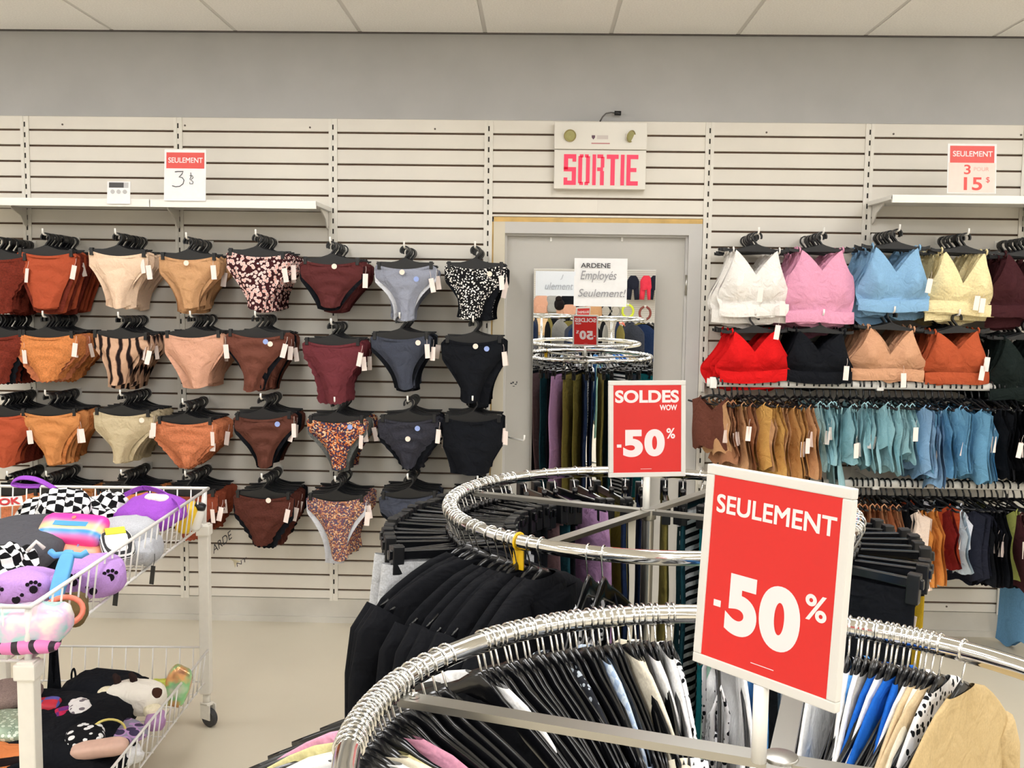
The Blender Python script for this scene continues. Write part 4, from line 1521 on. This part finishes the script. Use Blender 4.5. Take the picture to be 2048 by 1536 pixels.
def pillow(sx, sy, sz, e=.6, lump=.12, seed=0, nu=28, nv=15):
    def fn(u, v):
        a, b = 2 * pi * u, (v - .5) * pi
        x, y, z = sx * sp(cos(b), e) * sp(cos(a), e), sy * sp(cos(b), e) * sp(sin(a), e), sz * sp(sin(b), .8)
        k = 1 + lump * noise.noise((x * 9 + seed, y * 9, z * 9 + seed * .3)) * 1.6
        wr = lump * .04 * sin(x * 70 + y * 50 + seed)
        k += lump * .45 * noise.noise((x * 34 + seed, y * 30, z * 34)) + lump * .22 * sin(x * 60 + 18 * noise.noise((x * 12, y * 12, seed)) + y * 25)
        return (x * k, y * k, z * k + wr * .3)
    return MB().grid(fn, nu, nv, True)


def soft(name, label, cat, px, py, Z, size, rz, m, rot=None, e=.6, lump=.12, seed=1, part='body', grp=None):
    p = PZ(px, py, Z)
    t = thing(name, label, cat, p, rot=rot if rot else (0, 0, rz), group=grp)
    pillow(*size, e, lump, seed).obj(part, m, t)
    return t


def bucket_hat(label, px, py, Z, r, m, rot, squash=.8):
    p = PZ(px, py, Z)
    t = thing('bucket_hat', label, 'hat', p, rot=rot)

    def fn(u, v):
        prof = [(0, .085), (.05, .087), (.075, .08), (.085, .06), (.09, .02), (.095, 0), (.125, -.02), (.16, -.038), (.165, -.042)]
        i = v * (len(prof) - 1)
        k = min(int(i), len(prof) - 2)
        f_ = i - k
        rr_ = (prof[k][0] * (1 - f_) + prof[k + 1][0] * f_) * r / .165
        z = (prof[k][1] * (1 - f_) + prof[k + 1][1] * f_) * r / .165 * squash
        a = 2 * pi * u
        return (rr_ * cos(a), rr_ * sin(a), z + .02 * sin(a * 3 + 1) * v * v + .012 * noise.noise((cos(a) * 2, sin(a) * 2, v * 3)))
    MB().grid(fn, 36, 18, True).obj('body', m, t)
    return t


def loop(t, pxs, Z, m, half, name='strap', th=.004, wv=(0, 0, 1)):
    inv = t.matrix_basis.inverted()
    pts = [inv @ (PZ(x, y, Z) if not callable(Z) else Z(x, y)) for x, y in pxs]
    # smooth the path
    out = []
    for i in range(len(pts) - 1):
        p0, p1, p2, p3 = pts[max(i - 1, 0)], pts[i], pts[i + 1], pts[min(i + 2, len(pts) - 1)]
        for k in range(5):
            q = k / 5
            out.append(.5 * ((2 * p1) + (p2 - p0) * q + (2 * p0 - 5 * p1 + 4 * p2 - p3) * q * q + (3 * p1 - p0 - 3 * p2 + p3) * q ** 3))
    out.append(pts[-1])
    return MB().ribbon(out, Vector(wv) * half, th).obj(name, m, t)


bpy.context.view_layer.update()
dgrey = cloth('slate_grey_cotton', (84, 84, 90))
purple = cloth('violet_felt', (158, 84, 196))
lpurp = cloth('lavender_plush', (192, 150, 218), bump=.4)
pawm = cloth('black_paw_print', (32, 26, 34))
chk = cloth('black_white_check', (240, 240, 240), kind='check', col2=(22, 22, 24), scale=36)
greyf = cloth('light_grey_felt', (186, 188, 194), vary=.06)
blue_s = mat('blue_silicone', (92, 168, 226), .5, vary=.02)
coral = mat('coral_vinyl', (240, 132, 108), .4, vary=.02)
rain = mat('rainbow_vinyl', (250, 70, 150), .3, kind='grad', col2=(252, 214, 150), col3=(246, 60, 170), vary=0)
peach = mat('peach_vinyl', (250, 170, 140), .35, vary=.03, scale=20)
holo = mat('holographic_film', (236, 236, 226), .25, .15, kind='holo', col2=(170, 220, 220), col3=(240, 200, 230), scale=14, vary=0)
holo2 = mat('iridescent_film', (120, 80, 110), .15, .5, kind='holo', col2=(240, 180, 120), col3=(150, 220, 160), scale=10, vary=0)
cow = cloth('cow_print', (244, 238, 226), kind='spots', col2=(70, 44, 34), col3=(244, 238, 226), scale=9)
yel = mat('yellow_label', (236, 196, 40), .4, vary=.02)
ZU = .86


def paw(t, spots, y, s_=1.):
    for (x, z) in spots:
        mb = MB()
        mb.disc((x, y, z), .011 * s_, 10)
        for k in range(4):
            a = radians(40 + k * 33)
            mb.disc((x + .02 * s_ * cos(a), y, z + .02 * s_ * sin(a)), .0055 * s_, 8)
        mb.obj('paw_print', pawm, t)


# flat slate grey shirt with a red lettered strip
t = soft('folded_shirt', 'slate grey folded shirt with red lettered strip in upper basket', 'shirt', 40, 1085, ZU + .02, (.17, .26, .055), .1, dgrey, e=.5, lump=.06, seed=3)
p = PZ(8, 1004, .94)
lp = MB()
inv = t.matrix_basis.inverted()
strip = MB().add([inv @ PZ(x, y, .935) for x, y in ((-70, 998), (44, 992), (47, 1010), (-70, 1019))], [(0, 1, 2, 3)])
strip.obj('printed_strip', mat('cream_strip', (238, 226, 218), .7, vary=0), t)
tm = text_mb('LOOK', 0, 1, 0, 1, 0, .03)
A_, B_, C_ = PZ(-38, 1014, .937), PZ(42, 1008, .937), PZ(-38, 1000, .937)
tm.v = [tuple(inv @ (A_ + (B_ - A_) * x + (C_ - A_) * z + Vector((0, 0, .001)))) for x, y, z in tm.v]
tm.obj('lettering', mat('dark_red_lettering', (190, 40, 46), .6, vary=0), t)
bucket_hat('black and white checkered bucket hat lying at the back of upper basket', 128, 1028, .90, .165, chk, (.35, .12, .4))
t = bucket_hat('black and white checkered hat beside the purple bag in upper basket', 224, 1010, .90, .10, chk, (.3, .3, 1.2))
# rainbow pouch
t = soft('rainbow_pouch', 'pink, yellow and blue rainbow pouch with coral base in upper basket', 'bag', 145, 1062, .925, (.105, .062, .03), .0, rain, rot=(.55, .02, -.06), e=.42, lump=.05, seed=5)
pillow(.118, .045, .05, .5, .06, 6).obj('base', peach, t).location = (0, -.058, -.045)
MB().box(-.055, .055, -.006, .014, .028, .031, .001).obj('blue_panel', mat('pool_blue', (70, 156, 214), .4, vary=0), t)
MB().tube([(-.055, -.045, .012), (-.045, -.075, -.008), (-.015, -.092, -.026), (.02, -.092, -.026), (.045, -.075, -.006), (.052, -.045, .014)], .0035, 8).obj('handle', mat('lilac_cord', (150, 150, 206), .5, vary=0), t)
MB().disc((.0, .03, .031), .007, 10, 'z').obj('snap_button', coral, t)
# purple bag with strap
t = soft('purple_bag', 'bright purple felt bag with brown and white patch in upper basket', 'bag', 300, 1025, .895, (.12, .085, .045), -.35, purple, e=.6, lump=.14, seed=8, rot=(.35, 0, -.35))
pillow(.05, .018, .014, .7, .1, 4).obj('printed_patch', cow, t).location = (.02, .03, .042)
loop(t, [(250, 990), (285, 976), (325, 985), (355, 1008), (362, 1030)], .945, purple, .009)
t = thing('purple_strap', 'loose purple strap looping over the back rim of the cart', 'strap', PZ(150, 1003, .92))
loop(t, [(150, 1003), (120, 985), (100, 972), (70, 958), (40, 956), (24, 966), (45, 972), (80, 972)], lambda x, y: PY(x, y, -1.40), purple, .010, wv=(0, .9, .5))
soft('felt_hat', 'light grey felt cap in upper basket behind the side wires', 'hat', 255, 1066, .885, (.10, .10, .05), .3, greyf, e=.8, lump=.1, seed=9)
soft('grey_scarf', 'pale grey folded scarf against the side wires of upper basket', 'scarf', 278, 1100, .845, (.06, .12, .035), .2, greyf, e=.6, lump=.2, seed=12)
t = soft('striped_sock_pack', 'white and black striped sock pack with yellow label in upper basket', 'socks', 235, 1090, .89, (.05, .07, .02), .7, cloth('white_black_lines', (242, 242, 240), kind='bands', col2=(60, 60, 62), scale=40), rot=(.5, 0, .6), lump=.05, seed=10)
MB().box(-.03, .03, .03, .06, .017, .022, .002).obj('label', mat('lime_label', (214, 214, 40), .5, vary=0), t)
t = soft('paw_slipper', 'lavender plush slipper with black paws at front of upper basket', 'slipper', 55, 1172, .885, (.085, .075, .045), .1, lpurp, e=.75, lump=.08, seed=13)
paw(t, [(-.05, .0), (.0, -.015), (.045, .012)], -.074)
pillow(.028, .03, .032, .8, .05, 3).obj('toe', lpurp, t).location = (.075, -.01, 0)
t = soft('paw_slipper', 'lavender plush slipper with black paws against the side wires', 'slipper', 188, 1150, .865, (.085, .10, .055), .4, lpurp, e=.8, lump=.08, seed=14)
paw(t, [(-.05, .01), (.0, -.02), (.045, .015)], -.098)
t = bucket_hat('zebra patterned hat at the left frame edge in upper basket', 12, 1120, .90, .085, chk, (.2, -.2, .9))
MB().tube([(.05, -.03, .02), (.075, -.04, .045), (.09, -.05, .02)], .006, 8).obj('white_tie', white_c, t)
t = soft('blue_strap_bottle', 'bright blue silicone strap hanging over goods in upper basket', 'strap', 124, 1150, .925, (.020, .010, .075), 0, blue_s, e=.4, lump=.02, seed=2, rot=(-.75, 0, .05))
MB().tube([(-.05, 0, .07), (-.035, 0, .058), (0, 0, .062), (.035, 0, .058), (.05, 0, .07)], .009, 8).obj('handle', blue_s, t)
t = thing('coral_ring', 'coral red ring handle in the front of upper basket', 'ring', PZ(128, 1222, .86), rot=(1.2, 0, .5))
MB().tube([(.045 * cos(2 * pi * k / 20), .035 * sin(2 * pi * k / 20), 0) for k in range(20)], .007, 8, closed=True).obj('hoop', coral, t)
t = thing('yellow_bottle', 'yellow labelled bottle at back right of upper basket', 'bottle', PZ(364, 1062, .80), rot=(0, .35, 0))
MB().lathe([(0, .0), (.026, .0), (.028, .01), (.028, .09), (.02, .10), (.012, .105), (.012, .12), (0, .12)], 18).obj('body', yel, t)
t = thing('white_jar', 'small white jar with black lid at corner of upper basket', 'jar', PZ(385, 1058, .80), rot=(0, .3, 0))
MB().lathe([(0, 0), (.024, 0), (.026, .01), (.026, .07), (.02, .08)], 16).obj('body', white_m, t)
MB().lathe([(.022, .08), (.024, .082), (.024, .10), (0, .10)], 16).obj('lid', black_m, t)
soft('holographic_bag', 'white holographic bag with rainbow sheen at front of upper basket', 'bag', 30, 1250, .87, (.13, .05, .055), .05, holo, e=.5, lump=.14, seed=17)
soft('holographic_bag', 'pink and black striped bag under the white holographic bag', 'bag', 20, 1285, .83, (.12, .05, .02), .05, mat('pink_black_stripe', (230, 130, 190), .5, kind='stripes', col2=(40, 20, 36), scale=8), e=.6, lump=.1, seed=18)
soft('dark_bag', 'black pouch lying between slippers in upper basket', 'bag', 120, 1120, .84, (.08, .10, .03), .3, black, lump=.15, seed=19)
soft('brown_pouch', 'brown and olive pouch low against the side wires', 'bag', 138, 1215, .835, (.05, .10, .03), .4, cloth('olive_brown', (110, 92, 60)), lump=.15, seed=20)
for (px, py, Z, lab) in ((233, 1178, .82, 'black tag hanging through the wires of upper basket near the slipper'), (306, 1138, .80, 'black tag hanging below the upper basket further back')):
    t = thing('hang_tag', lab, 'tag', PZ(px, py, Z), rot=(0, .12, 0))
    MB().box(-.007, .007, -.001, .001, -.05, .01).tube([(0, 0, .01), (.002, 0, .03), (0, 0, .05)], .001, 5).obj('card', black_m, t)

# lower basket
ZL = .23
soft('black_bag', 'large black backpack filling the left of lower basket', 'bag', 110, 1470, .24, (.20, .30, .07), .1, black, e=.6, lump=.16, seed=30)
t = soft('black_bag', 'black tote with a tall pointed handle in lower basket', 'bag', 205, 1385, .26, (.17, .10, .055), .0, black, e=.6, lump=.2, seed=31)
loop(t, [(100, 1400), (104, 1340), (107, 1284), (112, 1340), (118, 1400)], lambda x, y: PY(x, y, -1.62), black, .012, wv=(1, 0, 0))
loop(t, [(145, 1375), (143, 1350), (147, 1337), (151, 1350), (150, 1375)], lambda x, y: PY(x, y, -1.50), black, .004, wv=(0, 1, 0), name='cord_loop')
t = soft('cow_plush', 'white and brown cow print plush animal in lower basket', 'plush toy', 270, 1395, .275, (.105, .07, .058), -.1, cow, e=.85, lump=.06, seed=33)
pillow(.04, .035, .035, .9, .03, 2).obj('muzzle', cloth('cream_muzzle', (236, 226, 196)), t).location = (-.095, -.01, .0)
for dx, dz in ((-.06, .06), (.0, .068)):
    MB().tube([(dx, 0, dz - .02), (dx - .006, 0, dz + .005), (dx - .016, 0, dz + .02)], [.012, .013, .006], 8).obj('ear', cloth('dark_brown_plush', (50, 36, 34)), t)
for dx in (-.055, -.03):
    MB().tube([(dx, -.06, -.005), (dx - .003, -.075, -.03), (dx - .004, -.078, -.05)], [.011, .012, .010], 8).obj('leg', MATS['dark_brown_plush'], t)
pillow(.03, .03, .022, .9, .03, 5).obj('hind_paw', cloth('cream_muzzle', (236, 226, 196)), t).location = (.09, -.05, -.02)
soft('iridescent_pouch', 'iridescent foil pouch standing at right of lower basket', 'bag', 355, 1372, .285, (.045, .03, .075), .2, holo2, rot=(.1, .35, .2), e=.55, lump=.1, seed=34)
soft('lime_pouch', 'lime green pouch beside the cow plush in lower basket', 'bag', 318, 1385, .265, (.04, .025, .05), .1, mat('lime_vinyl', (196, 206, 84), .4, vary=.03), e=.6, lump=.1, seed=35)
soft('red_pouch', 'small red and blue pouch against the black backpack in lower basket', 'bag', 88, 1412, .30, (.05, .04, .022), .2, mat('red_blue_check', (196, 40, 60), .5, kind='check', col2=(90, 90, 170), scale=22), e=.5, lump=.08, seed=36)
soft('plaid_pouch', 'purple and red plaid pouch in middle of lower basket', 'bag', 140, 1432, .285, (.05, .05, .025), .5, cloth('purple_plaid', (110, 50, 120), kind='check', col2=(190, 40, 80), scale=30), e=.5, lump=.12, seed=37)
soft('lace_scarf', 'white and grey patterned scarf lying on the black tote', 'scarf', 160, 1415, .30, (.035, .07, .022), .5, cloth('grey_white_print', (232, 228, 226), kind='spots', col2=(120, 110, 116), col3=(232, 228, 226), scale=40), e=.7, lump=.2, seed=38)
soft('dotted_pouch', 'black pouch with white dots near front of lower basket', 'bag', 170, 1475, .285, (.06, .07, .03), .4, cloth('black_white_dot', (24, 24, 28), kind='spots', col2=(240, 240, 240), col3=(24, 24, 28), scale=38), e=.6, lump=.1, seed=39)
soft('nude_pouch', 'nude pink leather case at front of lower basket', 'bag', 198, 1497, .285, (.085, .03, .022), .12, mat('nude_leather', (214, 176, 158), .45, vary=.03), e=.5, lump=.05, seed=40, rot=(.2, -.12, .12))
t = thing('yellow_hoop', 'thin yellow hoop standing among pouches in lower basket', 'hoop', PZ(218, 1462, .28), rot=(1.3, .3, .8))
MB().tube([(.055 * cos(2 * pi * k / 22), .035 * sin(2 * pi * k / 22), 0) for k in range(22)], .004, 8, closed=True).obj('hoop', mat('pale_yellow', (228, 212, 120), .5, vary=0), t)
soft('grey_print_pouch', 'grey and lilac printed pouch under the yellow hoop', 'bag', 250, 1462, .25, (.07, .08, .02), .6, cloth('lilac_print', (150, 146, 166), kind='spots', col2=(70, 60, 90), col3=(190, 150, 200), scale=24), lump=.12, seed=41)
soft('lilac_pouch', 'lilac pouch near the lower basket side wires', 'bag', 310, 1440, .235, (.035, .06, .025), .3, lilac, lump=.1, seed=42)
soft('mint_sequin_bag', 'mint sequined bag at left edge of lower basket', 'bag', 14, 1455, .31, (.09, .10, .035), .2, mat('mint_sequin', (170, 190, 166), .3, .3, kind='spots', col2=(226, 240, 222), col3=(150, 172, 150), scale=70), e=.6, lump=.12, seed=43)
soft('taupe_bag', 'taupe mesh bag at upper left of lower basket', 'bag', 12, 1385, .34, (.10, .08, .03), -.2, cloth('taupe_mesh', (146, 126, 120), vary=.1), e=.6, lump=.12, seed=44)
soft('orange_trim_bag', 'black bag with orange trim at bottom left corner', 'bag', 10, 1515, .27, (.10, .09, .04), .3, cloth('black_orange', (34, 24, 24), kind='bands', col2=(214, 128, 76), scale=8), e=.6, lump=.12, seed=45)
soft('white_tissue', 'white frilly fabric by the front side wires of lower basket', 'scarf', 250, 1505, .215, (.05, .09, .02), .4, whitec, lump=.3, seed=46)
soft('black_fabric_pile', 'black fabric heap at front of lower basket', 'clothes', 170, 1525, .22, (.12, .12, .03), .2, jet, lump=.3, seed=47)

# ================================================================== REST OF THE SHOP, SEEN IN THE DOOR MIRROR
MT = 59                                # the mirror's lean lifts the reflection by about this many pixels


def PM(x, y, depth):                   # where a thing stands whose reflection shows at this spot
    k = depth / (depth + DIST)
    p = PY(x - 71 * k, y + MT * k, depth)
    return Vector((p.x, -depth, p.z))


FARY = 13.3
soft_i = 0
for (x, y, sx, sz, m, nm, lab, cat) in (  # bags
        (1082, 612, .11, .15, nude, 'backpack', 'peach backpack on the far wall seen in the mirror', 'bag'),
        (1082, 648, .16, .16, cloth('far_beige', (222, 190, 150)), 'backpack', 'large beige bag on the far wall seen in the mirror', 'bag'),
        (1104, 610, .10, .13, greyc, 'backpack', 'grey handbag on the far wall seen in the mirror', 'bag'),
        (1128, 640, .11, .10, cloth('far_cream', (226, 214, 186)), 'backpack', 'cream bag on the far wall seen in the mirror', 'bag'),
        (1138, 612, .13, .17, black, 'backpack', 'black backpack with tan pocket on the far wall in mirror', 'bag'),
        (1185, 622, .12, .18, tan, 'backpack', 'tan backpack on the far wall seen in the mirror', 'bag'),
        (1168, 600, .10, .09, white_c, 'backpack', 'small white bag on the far wall seen in the mirror', 'bag')):
    soft_i += 1
    sx, sz = sx * 1.35, sz * 1.3
    p = PM(x, y, FARY)
    t = thing(nm, lab, cat, p, group='bags on the far wall')
    pillow(sx, .08, sz, .5, .05, soft_i).obj('body', m, t)
    MB().tube([(-.04, 0, sz * .95), (-.03, 0, sz * 1.25), (.03, 0, sz * 1.25), (.04, 0, sz * .95)], .01, 8).obj('handle', m, t)
    pillow(sx * .7, .02, sz * .45, .5, .03, soft_i + 3).obj('pocket', nude if m is black else m, t).location = (0, .08, -sz * .3)
for i, (x, y, r, m, lab) in enumerate((
        (1210, 622, .10, black, 'black round headband on the far wall in mirror'), (1230, 622, .09, steel_m, 'silver round headband on the far wall in mirror'), (1254, 622, .10, mat('neon_yellow', (214, 226, 60), .5, vary=0), 'neon yellow hoop on the far wall in mirror'),
        (1288, 626, .10, mat('red_brown_plastic', (130, 60, 50), .4, vary=0), 'red brown sunglasses ring on the far wall in mirror'), (1257, 658, .11, black_m, 'black sunglasses ring, lower row, far wall in mirror'), (1280, 656, .09, rubber_m, 'grey sunglasses ring, lower row, far wall in mirror'), (1299, 657, .09, black_m, 'last black sunglasses ring, lower row, far wall in mirror'),
        (1240, 655, .08, coral, 'coral bracelet ring on the far wall in mirror'))):
    t = thing('round_accessory', lab, 'accessory', PM(x, y, FARY), rot=(pi / 2, 0, 0), group='round accessories on the far wall')
    MB().tube([(r * cos(2 * pi * k / 20), r * 1.15 * sin(2 * pi * k / 20), 0) for k in range(20)], .022, 8, closed=True).obj('hoop', m, t)
    MB().box(-.02, .02, r * 1.0, r * 1.4, -.02, .02, .004).obj('hang_card', white_m, t)
for i, (x, y, m, lab) in enumerate(((1264, 572, nav, 'navy outfit hanging on the far wall in mirror'), (1290, 572, mat('coral_red_cloth', (226, 48, 72), .8, vary=.03), 'coral red romper hanging on the far wall in mirror'), (1308, 572, nav, 'navy outfit at right edge of the mirror'))):
    p = PM(x, y, FARY + .1)
    t = thing('hanging_outfit', lab, 'outfit', p + Vector((0, 0, .25)), group='outfits on the far wall')
    put('garment_body', coat_me(.22, .26, .03, 70 + i, .95), m, t)
    for s_ in (-1, 1):
        MB().tube([(s_ * .06, 0, -.29), (s_ * .07, 0, -.42), (s_ * .075, 0, -.50)], [.05, .05, .045], 10).obj('leg', m, t)
# two more round racks behind the camera
for i, (x, y, dep, lab) in enumerate(((1222, 664, 8.6, 'chrome ring rack behind the camera, right in the mirror'), (1082, 668, 9.2, 'chrome ring rack behind the camera, left in the mirror'))):
    p = PM(x, y, dep)
    t = thing('round_clothes_rack', lab, 'clothes rack', (p.x, p.y, 0))
    z = 1.15
    MB().tube([(.45 * cos(2 * pi * k / 40), .45 * sin(2 * pi * k / 40), z) for k in range(40)], .016, 8, closed=True).obj('ring', chrome_m, t)
    MB().tube([(0, 0, .03), (0, 0, z)], .016, 10).obj('centre_post', chrome_m, t)
    for k in range(4):
        MB().tube([(0, 0, .06), (.4 * cos(k * pi / 2), .4 * sin(k * pi / 2), .02)], .012, 8).obj('foot', chrome_m, t)
        MB().tube([(0, 0, z), (.45 * cos(k * pi / 2), .45 * sin(k * pi / 2), z)], .009, 8).obj('crossbar', steel_m, t)
    for k in range(14):
        q = 2 * pi * k / 14
        g = bpy.data.objects.new('jacket', None)
        COL.objects.link(g)
        g.location = (p.x + .45 * cos(q), p.y + .45 * sin(q), z)
        g.rotation_euler = (0, 0, q)
        tag(g, '%s garment anticlockwise on the %s' % (ORD[k], lab), 'jacket', 'garments on the ' + lab)
        put('garment_body', SHIRTS[k % 3], (jet, charc, greyc, navy, oliv)[(k * 3 + i) % 5], g)
        put('hook', SH_HOOK, None, g)

# shopper with a dark hair bun, back turned, behind the racks
pp = PM(1118, 640, 11.0)
HT = 1.46
per = thing('person', 'person with dark hair bun and black jacket, seen in the mirror', 'person', (pp.x, pp.y, 0), rz=pi * 0 + .3)


def skin(name, joints, bones, m, parent, root=0):
    me = bpy.data.meshes.new(name)
    me.from_pydata([j[0] for j in joints], bones, [])
    o = bpy.data.objects.new(name, me)
    COL.objects.link(o)
    o.parent = parent
    me.materials.append(m)
    md = o.modifiers.new('skin', 'SKIN')
    md.use_smooth_shade = True
    for i, j in enumerate(joints):
        me.skin_vertices[0].data[i].radius = j[1]
        me.skin_vertices[0].data[i].use_root = (i == root)
    o.modifiers.new('sub', 'SUBSURF').render_levels = 2
    return o


per.scale = (.9, .9, .9)
J = [((0, 0, .76), (.13, .09)), ((0, 0, .95), (.12, .08)), ((0, 0, 1.12), (.15, .09)), ((0, 0, 1.20), (.05, .05)), ((0, -.01, 1.27), (.07, .08)), ((0, -.015, 1.36), (.075, .09)), ((0, -.015, 1.43), (.05, .06)),
     ((.15, 0, 1.13), (.05, .05)), ((.19, -.02, .92), (.042, .042)), ((.17, -.16, .80), (.03, .03)), ((.165, -.23, .79), (.028, .016)), ((.165, -.29, .79), (.018, .01)),
     ((-.15, 0, 1.13), (.05, .05)), ((-.19, -.02, .92), (.042, .042)), ((-.17, -.16, .80), (.03, .03)), ((-.165, -.23, .79), (.028, .016)), ((-.165, -.29, .79), (.018, .01)),
     ((.08, 0, .70), (.085, .085)), ((.09, -.01, .40), (.055, .055)), ((.09, .01, .08), (.036, .036)), ((.09, -.12, .03), (.035, .025)),
     ((-.08, 0, .70), (.085, .085)), ((-.09, -.01, .40), (.055, .055)), ((-.09, .01, .08), (.036, .036)), ((-.09, -.12, .03), (.035, .025))]
skin('body', J, [(0, 1), (1, 2), (2, 3), (3, 4), (4, 5), (5, 6), (2, 7), (7, 8), (8, 9), (9, 10), (10, 11), (2, 12), (12, 13), (13, 14), (14, 15), (15, 16), (0, 17), (17, 18), (18, 19), (19, 20), (0, 21), (21, 22), (22, 23), (23, 24)], cloth('skin_tone', (206, 160, 134)), per)
JK = [((0, 0, .72), (.17, .12)), ((0, 0, .95), (.15, .11)), ((0, 0, 1.13), (.18, .11)), ((0, 0, 1.19), (.07, .065)), ((.16, 0, 1.13), (.066, .066)), ((.20, -.02, .92), (.056, .056)), ((.175, -.14, .815), (.044, .044)), ((-.16, 0, 1.13), (.066, .066)), ((-.20, -.02, .92), (.056, .056)), ((-.175, -.14, .815), (.044, .044))]
skin('jacket', JK, [(0, 1), (1, 2), (2, 3), (2, 4), (4, 5), (5, 6), (2, 7), (7, 8), (8, 9)], jet, per)
hb = pillow(.092, .100, .105, 1., .04, 2)
hb.v = [(x, y + .03, z + 1.385) for x, y, z in hb.v]
hb.obj('hair', cloth('dark_hair', (30, 24, 24)), per)
hb = pillow(.058, .058, .055, 1., .08, 3)
hb.v = [(x, y + .07, z + 1.485) for x, y, z in hb.v]
hb.obj('hair_bun', MATS['dark_hair'], per)
MB().tube([(0, -.085, 1.34), (0, -.105, 1.315), (0, -.09, 1.305)], .012, 8).obj('nose', MATS['skin_tone'], per)
for s_ in (-1, 1):
    pillow(.012, .006, .008, 1., 0, 1).obj('eye', black_m, per).location = (s_ * .032, -.095, 1.355)
    pl = pillow(.09, .10, .30, .8, .04, 9)
    pl.v = [(x + s_ * .085, y, z + .40) for x, y, z in pl.v]
    pl.obj('trouser_leg', charc, per)
pillow(.025, .006, .006, 1., 0, 1).obj('mouth', wine, per).location = (0, -.088, 1.285)
